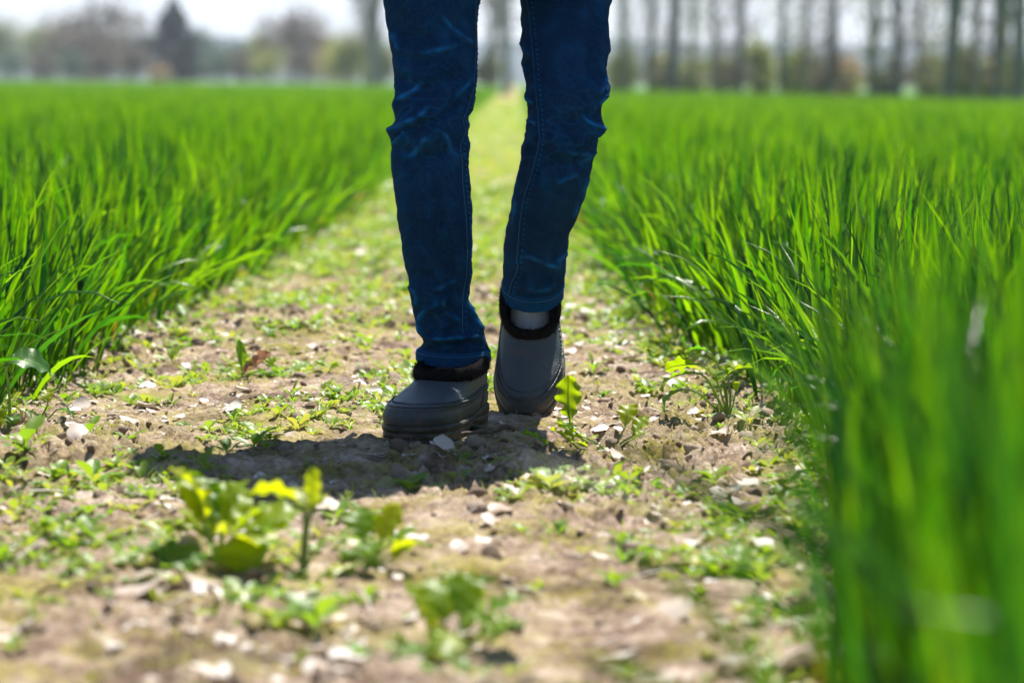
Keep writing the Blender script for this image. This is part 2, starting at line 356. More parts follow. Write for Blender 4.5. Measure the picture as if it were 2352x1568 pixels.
a = ground.data.attributes.new('crop', 'FLOAT', 'POINT'); a.data.foreach_set('value', cropm.ravel().astype(np.float32))
print('ground', len(xs), len(ys))

# ------------------------------------------------------------------ wheat (uncountable blades: stuff)
def blades(b, x, y, z, L, Wd, phi, a0, bend, nseg, crease, rnd, twist=None, pw=1.6):
    N = len(x); t = np.linspace(0, 1, nseg + 1)
    ang = a0[:, None] + bend[:, None] * t[None] ** pw
    st = (L / nseg)[:, None]
    am = (ang[:, 1:] + ang[:, :-1]) / 2
    hz = np.concatenate([np.zeros((N, 1)), np.cumsum(np.sin(am) * st, 1)], 1)
    vt = np.concatenate([np.zeros((N, 1)), np.cumsum(np.cos(am) * st, 1)], 1)
    cp, sp = np.cos(phi)[:, None], np.sin(phi)[:, None]
    P = np.stack([x[:, None] + hz * cp, y[:, None] + hz * sp, z[:, None] + vt], -1)
    wt = Wd[:, None] * (0.55 + 0.45 * np.sin(np.clip(t * 2.2, 0, math.pi / 2)))[None] * np.clip((1 - t) * 2.4, 0, 1)[None] ** 0.8 * 0.5
    wt = np.maximum(wt, 0.0002)
    tw = (twist if twist is not None else rng.uniform(-0.9, 0.9, N))[:, None] * (0.3 + t[None])
    side = np.stack([-sp * np.cos(tw), cp * np.cos(tw), np.sin(tw)], -1)
    nrm = np.stack([np.cos(ang) * cp, np.cos(ang) * sp, -np.sin(ang)], -1)
    if crease:
        V = np.stack([P - side * wt[..., None], P - nrm * (wt * 0.35)[..., None], P + side * wt[..., None]], 2); m = 3
    else:
        V = np.stack([P - side * wt[..., None], P + side * wt[..., None]], 2); m = 2
    f1 = grid_faces(nseg + 1, m)
    F = (f1[None] + (np.arange(N) * (nseg + 1) * m)[:, None, None]).reshape(-1, 4)
    b.add(V, F, np.repeat(rnd, (nseg + 1) * m))
def tsc(y, x):
    return np.interp(x, [-2, 2], [0, 1])
def scatter_field(y0, y1, dens, margin):
    """points of the field within what the lens and its neighbours could see"""
    A = 0.5 * (y1 ** 2 - y0 ** 2) * 0.18 * 2 * margin + (y1 - y0) * 3.0
    n = int(A * dens)
    u = rng.random(n * 2); yy = np.sqrt(y0 ** 2 + u * (y1 ** 2 - y0 ** 2))
    hw = 0.18 * margin * yy + 1.5 * (yy < 60)
    xx = rng.uniform(-1, 1, len(yy)) * hw
    keep = rng.random(len(yy)) < 0.5
    return xx[keep], yy[keep]
def far_edge(x, y):   # field boundary: nearer on the right
    px = 1176 + FPX * x / y
    return np.interp(px, [0, 890, 1400, 2400], [230, 150, 84, 52])
def wheat_zone(b, y0, y1, dens, margin, nseg, crease, wscale, hscale=1.0, seedcurve=0.0):
    x, y = scatter_field(y0, y1, dens, margin)
    eR = edgeR(y); eL = edgeL(y)
    dist = np.maximum(x - eR, eL - x)
    k = (dist > 0) & (y < far_edge(x, y)) & ((np.abs(x) < 0.19 * y + 0.12) | (rng.random(len(x)) < 0.45)); x, y, dist = x[k], y[k], dist[k]
    k = rng.random(len(x)) < (0.35 + 0.65 * sstep(0, 0.12, dist)); x, y, dist = x[k], y[k], dist[k]
    N = len(x); z = H(x, y)
    edge = (1 - sstep(0, 0.25, dist)) * (0.25 + 0.75 * sstep(3.4, 4.6, y))
    L = rng.normal(0.33, 0.045, N).clip(0.18, 0.46) * hscale * (1 - 0.22 * edge) * (1 + 0.10 * perlin(x * 1.1, y * 0.7, 61)) * (1 + 0.22 * sstep(3.4, 2.2, y))
    toward = np.where(x > 0, math.pi, 0.0)                  # blades at the rim lean out over the track
    phi = rng.uniform(-math.pi, math.pi, N)
    mixp = rng.random(N) < edge * 0.75
    phi = np.where(mixp, toward + rng.normal(0, 0.75, N), phi)
    a0 = np.abs(rng.normal(0.06, 0.11, N)) + edge * rng.uniform(0, 0.5, N) * mixp
    bend = np.abs(rng.normal(0.20, 0.26, N)) + edge * rng.uniform(0, 0.8, N) * mixp
    dr = rng.random(N) < 0.09; bend = np.where(dr, bend + rng.uniform(0.6, 1.5, N), bend)
    Wd = rng.uniform(0.009, 0.0165, N) * wscale
    rnd = np.clip(rng.normal(0.5, 0.20, N) + 0.18 * perlin(x * 3, y * 1.5, 77) - 0.45 * (rng.random(N) < 0.05 + 0.20 * sstep(11, 6, y)) + 0.14 * sstep(7, 25, y) - 0.14 * sstep(4.0, 3.0, y), 0, 0.82); rnd = np.where(rng.random(N) < 0.006 + 0.03 * edge, 0.99, rnd)  # nearest blades toned darker: shade deep in the crop put into their colour
    L = np.where(rnd > 0.98, L * 0.45, L)
    blades(b, x, y, z - 0.004, L, Wd, phi, a0, bend, nseg, crease, rnd)
    return N
b = Buf(); n = 0
n += wheat_zone(b, 1.15, 4.2, 3200, 1.2, 7, True, 0.95)
n += wheat_zone(b, 4.2, 7.5, 1600, 1.2, 7, True, 1.0)
n += wheat_zone(b, 7.5, 14, 1500, 1.15, 5, False, 1.05)
n += wheat_zone(b, 14, 34, 620, 1.12, 3, False, 1.35)
n += wheat_zone(b, 34, 90, 130, 1.12, 2, False, 2.6)
n += wheat_zone(b, 90, 240, 20, 1.1, 2, False, 6)
wf = b.build('wheat', MAT['wheat']); tag(wf, 'dense green young wheat on both sides of the bare track', 'wheat', kind='stuff')
print('blades', n)

# ------------------------------------------------------------------ the walking person
person = empty('person', (-0.03, 4.75, 0), 'person in dark blue jeans and black fleece-lined clogs walking toward the camera', 'person')
PL = np.array((-0.03, 4.75, 0.0))

def shoe_sections():
    #      z      front   back   half-width
    return np.array([
        (0.030, -0.150, 0.128, 0.0520), (0.036, -0.1525, 0.130, 0.0535), (0.044, -0.1515, 0.130, 0.0540),
        (0.051, -0.147, 0.129, 0.0530), (0.056, -0.139, 0.128, 0.0515), (0.060, -0.128, 0.127, 0.0500),
        (0.064, -0.112, 0.126, 0.0488), (0.068, -0.092, 0.125, 0.0480), (0.0725, -0.072, 0.125, 0.0478),
        (0.077, -0.054, 0.120, 0.0465), (0.082, -0.039, 0.116, 0.0448), (0.087, -0.028, 0.113, 0.0435), (0.091, -0.022, 0.111, 0.0430)])
def shoe_ring(z, F, Bk, w, m=72, grow=0.0, side=1):
    th = np.arange(m) * 2 * math.pi / m
    c = (F + Bk) / 2; hf = (Bk - F) / 2 + grow
    yy = c - hf * np.sign(np.cos(th)) * np.abs(np.cos(th)) ** 0.82
    ex = 0.80
    prof = np.interp(yy, [-0.16, -0.12, -0.06, 0.0, 0.05, 0.10, 0.135], [1.0, 1.0, 1.0, 0.90, 0.83, 0.84, 0.84])
    blend = 1 - sstep(0.07, 0.10, z)
    prof = prof * blend + (1 - blend)
    xx = (w + grow) * np.sign(np.sin(th)) * np.abs(np.sin(th)) ** ex * prof
    xx = xx + side * 0.010 * sstep(0.0, -0.15, yy)          # toe swings towards the inner side
    lift = 0.016 * sstep(-0.02, 0.13, yy) * sstep(0.055, 0.091, z) + 0.012 * sstep(0.0, 0.09, yy) * (1 - sstep(0.055, 0.08, z))
    return np.stack([xx, yy, np.full(m, z) + lift], -1)
def sec_at(z):
    A = shoe_sections(); return [np.interp(z, A[:, 0], A[:, k]) for k in (1, 2, 3)]
def build_shoe(side, M, T, name='clog', sc=(1, 1, 1)):
    """M 3x3 rotation, T translation (world). toe along local -Y"""
    me = empty(name, (0, 0, 0), None, None); me.location = (0, 0, 0)
    W4 = Matrix.Translation(Vector(T)) @ Matrix([list(r) for r in M]).to_4x4() @ Matrix.Diagonal((*sc, 1))
    me.parent = person; me.matrix_local = Matrix.Translation(-Vector(PL)) @ W4
    A = shoe_sections(); m = 96
    zz = np.concatenate([np.linspace(0.030, 0.060, 16), np.linspace(0.0615, 0.091, 26)])
    rings = []
    for z in zz:
        F, Bk, w = sec_at(z)
        g = -0.0016 * math.exp(-((z - 0.0505) / 0.0016) ** 2) if z < 0.06 else 0
        r = shoe_ring(z, F, Bk, w, m, g, side)
        # creases over the instep and slack in the walls
        nz = perlin(r[:, 0] * 38 + 5 * side, r[:, 1] * 42 + z * 30, 8) * 0.0011 + perlin(r[:, 0] * 11, r[:, 1] * 12 + z * 20, 9) * 0.0020
        c = r.mean(0); d = r - c; d[:, 2] = 0; d /= np.linalg.norm(d, axis=1)[:, None] + 1e-9
        r = r + d * nz[:, None]; rings.append(r)
    V = np.array(rings); k = 15
    b = Buf(); b.add(V[:k + 1], grid_faces(k + 1, m, True), 0.4); b.build('lower_shell', MAT['rubber'], me)
    b = Buf(); Vv = V[k:]; b.add(Vv, grid_faces(len(Vv), m, True), 0.4)
    top = Vv[-1]; inn = [top * np.array((0.96, 1, 1)) + np.array((0, 0, -0.002))]
    cc = top.mean(0)
    for q, dz in ((0.90, -0.012), (0.86, -0.035), (0.83, -0.055)): inn.append(cc + (top - cc) * q + np.array((0, 0.0, dz)))
    b.add(np.array([top] + inn), grid_faces(5, m, True)[:, ::-1], 0.4)
    b.build('vamp', MAT['vamp'], me)
    # piped seam between the shell and the vamp, with its stitches
    F, Bk, w = sec_at(0.0585)
    sr = shoe_ring(0.0588, F, Bk, w, 160, 0.0012, side)
    b = Buf(); addtube(b, sr, 0.0017, 8, True, 0.3); F2, B2, w2 = sec_at(0.0545)
    sr2 = shoe_ring(0.0545, F2, B2, w2, 160, 0.0008, side); addtube(b, sr2, 0.0009, 6, True, 0.3)
    b.build('seam_piping', MAT['rubber'], me)
    b = Buf(); F, Bk, w = sec_at(0.0625); st = shoe_ring(0.0625, F, Bk, w, 340, 0.0010, side)
    for i in range(0, 340, 3):
        a_, c_ = st[i], st[(i + 2) % 340]; addtube(b, [a_, (a_ + c_) / 2 + np.array((0, 0, 0.0009)), c_], 0.0011, 4, rnd=0.6)
    b.build('stitching', MAT['vamp'], me)
    # side heel counter line
    b = Buf()
    for sgn in (-1, 1):
        pts = []
        for q in np.linspace(0, 1, 12):
            z = 0.034 + 0.024 * q; F, Bk, w = sec_at(z); rr = shoe_ring(z, F, Bk, w, 360, 0.0006, side)
            yt = 0.052 + 0.028 * (1 - q) ** 2 * 0 + 0.016 * math.sin(q * 1.6)
            cand = np.where((np.sign(rr[:, 0]) == sgn), np.abs(rr[:, 1] - yt), 9); pts.append(rr[cand.argmin()])
        b = Buf(); addtube(b, pts, 0.0008, 5, rnd=0.2)
        b.build('heel_counter', MAT['rubber'], me)
    # sole: welt, grooves, arch and heel block
    b = Buf(); prof = [(0.0, -0.006), (0.002, -0.001), (0.006, 0.0005), (0.0085, 0.0002), (0.0095, -0.0015), (0.0105, 0.0008), (0.016, 0.0015), (0.0195, 0.0012), (0.0205, -0.0008), (0.0215, 0.002), (0.026, 0.0032), (0.0295, 0.003), (0.0312, 0.001), (0.032, -0.004)]
    rings = []
    for z, g in prof:
        r = shoe_ring(0.04, -0.1500, 0.130, 0.0528, m, g, side); yy = r[:, 1]
        arch = np.exp(-((yy - 0.018) / 0.026) ** 2)
        toe = 0.005 * sstep(-0.11, -0.16, yy)
        up = 0.012 * sstep(0.0, 0.07, yy)
        q = z / 0.032
        r[:, 2] = z + q * up + (1 - q) * (0.015 * arch + toe)
        r[:, 0] *= 1 - 0.05 * arch * (1 - q)
        rings.append(r)
    bot = rings[0].copy(); bc = np.array((0, bot[:, 1].mean(), 0))
    low = [bot * (s, 1, 1) * np.array((1, 1, 1)) for s in (0.6, 0.2, 0.0)]
    for q_, l in zip((0.9, 0.8, 0.75), low): l[:, 1] = bc[1] + (l[:, 1] - bc[1]) * q_
    V = np.array(low[::-1] + rings); b.add(V, grid_faces(len(V), m, True), 0.3)
    so_ = b.build('sole', MAT['sole'], me)
    tb = {(a_, c_): Buf() for a_ in (-1, 1) for c_ in (0, 1)}   # tread lugs
    for yq in np.linspace(-0.125, 0.112, 15):
        if 0.0 < yq < 0.045: continue
        wq = np.interp(yq, [-0.14, -0.1, -0.05, 0.04, 0.11], [0.030, 0.046, 0.048, 0.038, 0.034])
        zq = 0.0045 * max(0, (-yq - 0.09) / 0.04) 
        for sgn in (-1, 1):
            x0 = sgn * wq * 0.58; V = []
            for dz in (-0.0035, 0.004):
                for dx, dy in ((-1, -1), (1, -1), (1, 1), (-1, 1)): V.append((x0 + dx * wq * 0.36 + side * 0.01 * (yq < -0.05), yq + dy * 0.0050 + dx * sgn * 0.002, zq + dz))
            tb[(sgn, int(yq > 0.02))].add(V, [(3, 2, 1, 0), (4, 5, 6, 7), (0, 1, 5, 4), (1, 2, 6, 5), (2, 3, 7, 6), (3, 0, 4, 7)])
    for q_ in tb.values(): q_.build('tread', MAT['sole'], so_, smooth=False)
    # fleece collar: a fat roll that hangs over the rim
    F, Bk, w = sec_at(0.091); rr = shoe_ring(0.091, F, Bk, w, 120, -0.001, side)
    ph = np.arange(14) * 2 * math.pi / 14; V = []
    cc = rr.mean(0)
    for i, p_ in enumerate(rr):
        d = p_ - cc; d[2] = 0; d /= np.linalg.norm(d)
        fr = (1 - np.cos(2 * math.pi * i / 120 + math.pi)) / 2          # 1 at the front
        rr_, hh = 0.0068, 0.0108 + 0.003 * (1 - fr)
        for a_ in ph:
            n_ = 1 + 0.10 * perlin(i * 0.35, a_ * 1.5, 3)
            V.append(p_ + d * (math.cos(a_) * rr_ * n_) + np.array((0, 0, math.sin(a_) * hh * n_ + 0.0045)))
    V = np.array(V); j = np.arange(14); f = grid_faces(120, 14, True)
    f = np.concatenate([f, np.stack([119 * 14 + j, 119 * 14 + (j + 1) % 14, (j + 1) % 14, j], -1)])
    b = Buf(); b.add(V, f, 0.5); n = V.reshape(120, 14, 3) - V.reshape(120, 14, 3).mean(1, keepdims=True)
    N_ = 5200; ii = rng.integers(0, len(V), N_); p0 = V[ii] + rng.normal(0, 0.0012, (N_, 3)); nn = n.reshape(-1, 3)[ii]; nn /= np.linalg.norm(nn, axis=1)[:, None]
    p1 = p0 + nn * rng.uniform(0.0012, 0.0034, (N_, 1)) + rng.normal(0, 0.0011, (N_, 3)); sd = rng.normal(0, 0.00035, (N_, 3))
    b.add(np.stack([p0 - sd, p0 + sd, p1], 1), np.arange(N_ * 3).reshape(-1, 3), 0.5)
    b.build('fleece_collar', MAT['fleece'], me)
    return me, W4

Ra = rotm(-R(24), R(0)); ankle1 = np.array((-0.116, 4.515, 0.0)); SC = (1.15, 1.07, 1.04)
shoe1, W1 = build_shoe(1, Ra, ankle1 + np.array((0, 0, -0.004)), sc=SC)
# rear shoe: heel lifted, standing on its toe
Rb = rotm(R(2), R(45), R(-2))
toe_local = np.array((0.01, -0.146, 0.022)); toe_world = np.array(((1240 - 1176) / (FPX / 4.78), 4.73, 0.000))
SC2 = (1.12, 0.98, 0.98)
T2 = toe_world - Rb @ (toe_local * SC2)
shoe2, W2 = build_shoe(-1, Rb, T2, sc=SC2)

# ---- jeans
def z2(pts): return np.array([(832.6 + 0.4028 * x, 0.4028 * y) for x, y in pts])
def z1(pts): return np.array([(832.6 + 0.3112 * x, 574.2 + 0.3112 * y) for x, y in pts])
L1l = np.vstack([[(872, -130), (876, -60)], z2([(118, 0), (140, 150), (165, 300), (178, 430), (180, 500), (190, 560), (170, 600), (182, 650), (180, 710), (148, 755), (170, 820), (162, 880), (168, 960), (178, 1100), (195, 1220), (215, 1340), (235, 1470)]), z1([(295, 0), (345, 260), (372, 440), (400, 560), (440, 630), (455, 690), (400, 745), (405, 795)])])
L1r = np.vstack([[(1132, -130), (1116, -60)], z2([(675, 0), (655, 100), (655, 230), (658, 350), (655, 450), (645, 520), (630, 620), (600, 670), (605, 720), (595, 760), (612, 810), (600, 870), (608, 940), (612, 1020), (620, 1150), (628, 1300)]), z1([(808, 0), (806, 150), (788, 370), (850, 500), (900, 570), (912, 640), (930, 700), (942, 795)])])
L2l = np.vstack([[(1186, -130), (1193, -60)], z2([(898, 0), (905, 60), (900, 110), (912, 180), (893, 240), (915, 310), (908, 370), (925, 440), (935, 500), (922, 545), (945, 580), (942, 650), (938, 700), (930, 750), (925, 800), (905, 880), (895, 950), (870, 1050), (850, 1150), (835, 1250), (815, 1350), (803, 1420)]), z1([(1040, 0), (1037, 150), (1035, 300)])])
L2r = np.vstack([[(1420, -130), (1412, -60)], z2([(1425, 0), (1408, 50), (1405, 200), (1418, 290), (1395, 350), (1390, 440), (1415, 500), (1400, 550), (1370, 580), (1360, 650), (1385, 720), (1385, 755), (1340, 770), (1335, 850), (1310, 950), (1290, 1050), (1255, 1150), (1220, 1240), (1180, 1320), (1172, 1380), (1160, 1500)]), z1([(1518, 0), (1495, 170), (1482, 240), (1475, 300)])])
def outline(P, ys):
    v = np.interp(ys, P[:, 1], P[:, 0]); k = np.hanning(9); k /= k.sum()
    v = np.convolve(np.pad(v, 4, 'edge'), k, 'valid')
    k = np.hanning(75); k /= k.sum(); s = np.convolve(np.pad(v, 37, 'reflect', reflect_type='odd'), k, 'valid')
    return v, s
def build_leg(Ll, Lr, ymax, depthf, tiltf, folds, brat, seed, nrow=420, m=180):
    ys = np.linspace(-130, ymax, nrow)
    l, ls = outline(Ll, ys); r, rs = outline(Lr, ys)
    th = np.arange(m) * 2 * math.pi / m          # 0 = front
    V = np.zeros((nrow, m, 3)); PX = np.zeros((nrow, m)); PY = np.zeros((nrow, m)); Nn = np.zeros((nrow, m, 3))
    for i, y in enumerate(ys):
        D = depthf(y); tilt = tiltf(y)
        k = sstep(0.75, 1.0, (y - ymax + 160) / 160)       # near the hem keep the outline itself
        lb, rb = ls[i] * (1 - k) + l[i] * k, rs[i] * (1 - k) + r[i] * k
        A, B_ = at(lb, y, D), at(rb, y, D); c = (A + B_) / 2; a_ = (B_[0] - A[0]) / 2; bb = a_ * brat(y)
        rl = (at(l[i], y, D)[0] - A[0]); rr_ = (at(r[i], y, D)[0] - B_[0])
        s_, c_ = np.sin(th), np.cos(th); wgt = np.clip((np.abs(s_) - 0.35) / 0.65, 0, 1) ** 1.5
        xx = a_ * s_ + np.where(s_ < 0, rl, rr_) * wgt
        V[i, :, 0] = c[0] + xx; V[i, :, 1] = D - bb * c_ * math.cos(tilt); V[i, :, 2] = c[2] - bb * c_ * math.sin(tilt)
        Nn[i, :, 0] = s_; Nn[i, :, 1] = -c_ * math.cos(tilt); Nn[i, :, 2] = -c_ * math.sin(tilt)
    PX, PY = project(V); front = np.clip(np.cos(th) * 3, 0, 1)[None]
    disp = np.zeros((nrow, m)); wear = np.zeros((nrow, m))
    back = np.abs(np.cos(th)) < 2
    for pts, w, amp in folds:
        P = spline(pts, 30); d = np.full((nrow, m), 1e9); tt = np.zeros((nrow, m))
        for j in range(29):
            p, q = P[j], P[j + 1]; e = q - p; L2_ = (e ** 2).sum() + 1e-9
            s_ = np.clip(((PX - p[0]) * e[0] + (PY - p[1]) * e[1]) / L2_, 0, 1)
            dd = np.hypot(PX - p[0] - s_ * e[0], PY - p[1] - s_ * e[1]); u = dd < d; d = np.where(u, dd, d); tt = np.where(u, (j + s_) / 29, tt)
        fade = np.clip(np.minimum(tt, 1 - tt) * 5 + 0.35, 0, 1)
        g = np.exp(-(d / w) ** 2) * fade
        disp += 1.7 * amp * g * front; wear += (0.95 * min(1, amp / 0.004) * g ** 2.2 * np.clip(np.minimum(tt, 1 - tt) * 4, 0, 1) * (amp > 0) * (w < 9)) * front * (0.6 + 0.8 * np.clip(perlin(PX * 0.05, PY * 0.05, 2), -0.7, 1))
        # the same cloth folds on the far side, mirrored
        disp += (amp * 0.8 * np.roll(g[:, ::-1], m // 2, 1)) * np.clip(-np.cos(th) * 3, 0, 1)[None]
    yy = ys[:, None]; ca, sa = np.cos(th)[None], np.sin(th)[None]
    n1 = fbm(sa * 2.2 + seed, yy * 0.020 + ca * 1.2, 3, seed); n2 = fbm(sa * 5 + 3 + yy * 0.012, yy * 0.045 + ca * 3, 3, seed + 5)
    rdg = 1 - np.abs(perlin(sa * 2.0 + yy * 0.010 + seed, yy * 0.034 + ca * 2.0 - sa * 1.2, seed + 9)) * 2.2
    knee = np.exp(-((yy - 285) / 110) ** 2) + 0.8 * np.exp(-((yy - 730) / 70) ** 2) + 0.25
    disp += 0.0020 * n1 + 0.0004 * n2 + 0.0016 * knee * np.clip(rdg, 0, 1) ** 3
    wear += 0.16 * knee * np.clip(rdg, 0, 1) ** 4 + 0.14 * np.clip(n1, 0, 1)
    fadeh = np.ones(nrow); fadeh[-14:] = 0.3
    V = V + Nn * (disp * fadeh[:, None])[..., None]
    return V, ys, np.clip(wear, 0, 0.9), Nn
D1 = lambda y: float(np.interp(y, [-130, 100, 300, 600, 820], [4.62, 4.58, 4.53, 4.56, 4.595]))
T1 = lambda y: float(np.interp(y, [-130, 500, 760, 822], [-0.05, 0.0, 0.06, 0.14]))
D2 = lambda y: float(np.interp(y, [-130, 0, 200, 300, 400, 560, 668], [4.76, 4.73, 4.64, 4.63, 4.66, 4.765, 4.818]))
T2_ = lambda y: float(np.interp(y, [-130, 150, 320, 420, 600, 668], [0.0, 0.05, 0.22, 0.40, 0.50, 0.55]))
F1 = [(z2([(195, 575), (270, 530), (345, 455)]), 7, 0.0035), (z2([(150, 752), (250, 700), (335, 662), (372, 615), (388, 580)]), 6.5, 0.0062),
      (z2([(200, 770), (350, 712), (430, 680), (540, 612), (600, 585)]), 7, -0.0050), (z2([(300, 640), (400, 668), (500, 660)]), 10, 0.002),
      (z2([(178, 830), (215, 775), (235, 745)]), 6, 0.0035), (z2([(440, 80), (560, 200), (640, 255)]), 7, 0.0022), (z2([(155, 180), (190, 240), (215, 300)]), 6, 0.0025),
      (z2([(320, 305), (450, 282), (550, 255)]), 8, 0.0022), (z2([(200, 320), (300, 360), (420, 350)]), 10, -0.003), (z2([(520, 560), (575, 500), (640, 440)]), 8, 0.0022),
      (z2([(455, 740), (520, 860), (560, 900)]), 8, 0.002), (z2([(200, 900), (280, 880), (360, 800), (420, 790)]), 8, 0.0025), (z2([(250, 1000), (215, 1100), (240, 1250)]), 10, 0.0018),
      (z2([(555, 850), (580, 910), (600, 880)]), 5, 0.003), (z2([(570, 650), (590, 700), (600, 690)]), 5, 0.003),
      (z1([(575, 355), (535, 415), (455, 460), (425, 520), (432, 580), (470, 650)]), 6, 0.0045), (z1([(600, 335), (600, 420), (660, 490), (740, 520)]), 7, 0.0032),
      (z1([(470, 280), (560, 285), (660, 235), (740, 190)]), 7, 0.0024), (z1([(500, 560), (600, 600), (720, 580)]), 9, -0.003), (z1([(340, 260), (400, 330), (400, 420)]), 7, 0.0025),
      (z1([(480, 655), (600, 650), (740, 640), (860, 635)]), 6, 0.0042), (z1([(430, 735), (560, 715), (700, 690), (900, 690)]), 5, -0.0035), (z1([(780, 400), (830, 500), (890, 590)]), 6, 0.003)]
F2 = [(z2([(1240, 650), (1300, 700), (1340, 722), (1385, 740)]), 6, 0.0042), (z2([(1150, 862), (1250, 885), (1320, 870)]), 7, 0.0018), (z2([(1325, 860), (1280, 910), (1240, 950)]), 7, 0.003),
      (z2([(1090, 1050), (1180, 1010), (1250, 980)]), 8, 0.0018), (z2([(1390, 430), (1370, 490), (1345, 540)]), 5, 0.003), (z2([(1400, 540), (1350, 590), (1320, 640)]), 6, 0.0028),
      (z2([(1090, 770), (1200, 760), (1330, 775)]), 8, -0.0022), (z2([(930, 545), (960, 580), (990, 590)]), 5, 0.003), (z2([(940, 690), (965, 690), (1000, 710)]), 5, 0.003), (z2([(900, 240), (940, 290), (970, 330)]), 6, 0.0028),
      (z2([(900, 950), (880, 1100), (870, 1300)]), 7, 0.0025), (z2([(1290, 1000), (1240, 1120), (1190, 1260)]), 8, 0.0022), (z1([(1180, 30), (1280, 60), (1400, 110), (1480, 90)]), 7, 0.003), (z1([(1520, 20), (1450, 60), (1420, 100)]), 6, 0.003),
      (z1([(1200, 260), (1300, 300), (1440, 250)]), 7, 0.0016)]
F1 += [(z2([(190, 430), (340, 500), (560, 420)]), 15, -0.0055), (z2([(210, 850), (380, 900), (560, 830)]), 15, -0.005), (z2([(180, 120), (330, 220), (600, 120)]), 20, -0.004), (z1([(350, 150), (450, 200), (600, 130)]), 14, -0.004), (z1([(480, 480), (560, 520), (640, 430)]), 13, -0.005), (z2([(420, 950), (470, 1150), (440, 1400)]), 16, 0.004), (z2([(300, 940), (280, 1150), (330, 1400)]), 12, -0.0035)]
F2 += [(z2([(1060, 700), (1200, 690), (1320, 650)]), 16, -0.005), (z2([(1050, 930), (1150, 940), (1290, 920)]), 15, -0.005), (z2([(1100, 1100), (1060, 1250), (1000, 1450)]), 16, 0.004), (z2([(1330, 100), (1320, 300), (1300, 450)]), 12, -0.004), (z2([(930, 350), (975, 400), (1040, 380)]), 10, -0.004), (z1([(1150, 200), (1280, 170), (1420, 210)]), 13, -0.0035)]
jeans = None
V1, ys1, w1, N1 = build_leg(L1l, L1r, 826, D1, T1, F1, lambda y: float(np.interp(y, [-130, 300, 500, 720, 818], [1.0, 1.0, 0.95, 0.80, 0.86])), 3)
V2, ys2, w2, N2 = build_leg(L2l, L2r, 676, D2, T2_, F2, lambda y: float(np.interp(y, [-130, 300, 500, 668], [1.0, 1.0, 0.92, 1.0])), 12)
b = Buf(); b.add(V1, grid_faces(len(V1), V1.shape[1], True), w1.ravel()); b.add(V2, grid_faces(len(V2), V2.shape[1], True), w2.ravel())
# seat and hips
hip = []
for z, cx, hw, cy, hd in ((0.745, -0.03, 0.188, 4.70, 0.150), (0.80, -0.03, 0.190, 4.715, 0.155), (0.88, -0.03, 0.186, 4.74, 0.150), (0.95, -0.03, 0.175, 4.755, 0.135), (1.0, -0.03, 0.165, 4.76, 0.12)):
    th = np.arange(64) * 2 * math.pi / 64; hip.append(np.stack([cx + hw * np.sin(th), cy - hd * np.cos(th), np.full(64, z)], -1))
hc = np.array(hip); low = np.array([[(-0.03, 4.70, 0.742)] * 64])
b.add(np.concatenate([low, hc]), grid_faces(6, 64, True), 0.1)
jeans = b.build('jeans', MAT['denim'], person, loc=PL)
# hem bands (double thickness), inside faces, seams and threads
def hem(V, N, k0, name):
    rows = V[-k0:]; n_ = N[-k0:]; m = V.shape[1]
    q = np.linspace(0, 1, k0); off = 0.0022 * np.sin(np.clip(q * 6, 0, 1) * math.pi / 2)
    off = off[:, None] + 0.0006 * perlin(np.arange(m)[None] * 0.35, q[:, None] * 2, 4)
    out = rows + n_ * off[..., None]
    lip = out[-1:] - n_[-1:] * 0.0055
    b = Buf(); b.add(np.concatenate([out, out[-1:] + (0, 0, -0.0012) - n_[-1:] * 0.002, lip]), grid_faces(k0 + 2, m, True), 0.22)
    o = b.build(name, MAT['denim'], jeans, loc=PL)
    # stitch line on the band
    b = Buf(); r0 = out[int(k0 * 0.28)] + n_[int(k0 * 0.28)] * 0.0004
    for i in range(0, m):
        p, p2 = r0[i], r0[(i + 1) % m]; addtube(b, [p, p * 0.2 + p2 * 0.8], 0.00055, 4, rnd=0.5)
    b.build('hem_thread', MAT['thread'], jeans, loc=PL)
    inn = V[-70:, :] - N[-70:] * 0.0035
    b = Buf(); b.add(inn[::-1], grid_faces(70, m, True), 0.5); b.build('lining', MAT['denim_in'], jeans, loc=PL)
hem(V1, N1, 13, 'hem'); hem(V2, N2, 17, 'hem')
def surf_path(V, N, pts, lift, n=200):
    P = spline(pts, n); px, py = project(V); fr = N[..., 1] < 0.15; out = []
    for p in P:
        d = (px - p[0]) ** 2 + (py - p[1]) ** 2 + np.where(fr, 0, 1e6)
        idx = np.argpartition(d.ravel(), 4)[:4]; w_ = 1 / (d.ravel()[idx] + 0.3); w_ /= w_.sum()
        out.append((V.reshape(-1, 3)[idx] * w_[:, None]).sum(0) + (N.reshape(-1, 3)[idx] * w_[:, None]).sum(0) * lift)
    out = np.array(out); k = np.hanning(7); k /= k.sum()
    for c in range(3): out[3:-3, c] = np.convolve(out[:, c], k, 'valid')
    return out
S1 = np.vstack([z2([(650, 0), (648, 150), (650, 300), (640, 430), (632, 520), (595, 640), (578, 690), (590, 750), (560, 830), (568, 880), (572, 950), (575, 1050), (585, 1150), (597, 1300), (602, 1470)]), z1([(780, 0), (772, 180), (750, 300), (742, 450), (745, 610)])])
S2 = np.vstack([z2([(945, 0), (965, 150), (978, 300), (990, 450), (1003, 600), (1012, 700), (1015, 800), (990, 920), (960, 1030), (930, 1120), (908, 1250), (895, 1400), (885, 1500)]), z1([(1160, 0), (1150, 150), (1110, 240), (1088, 340)])])
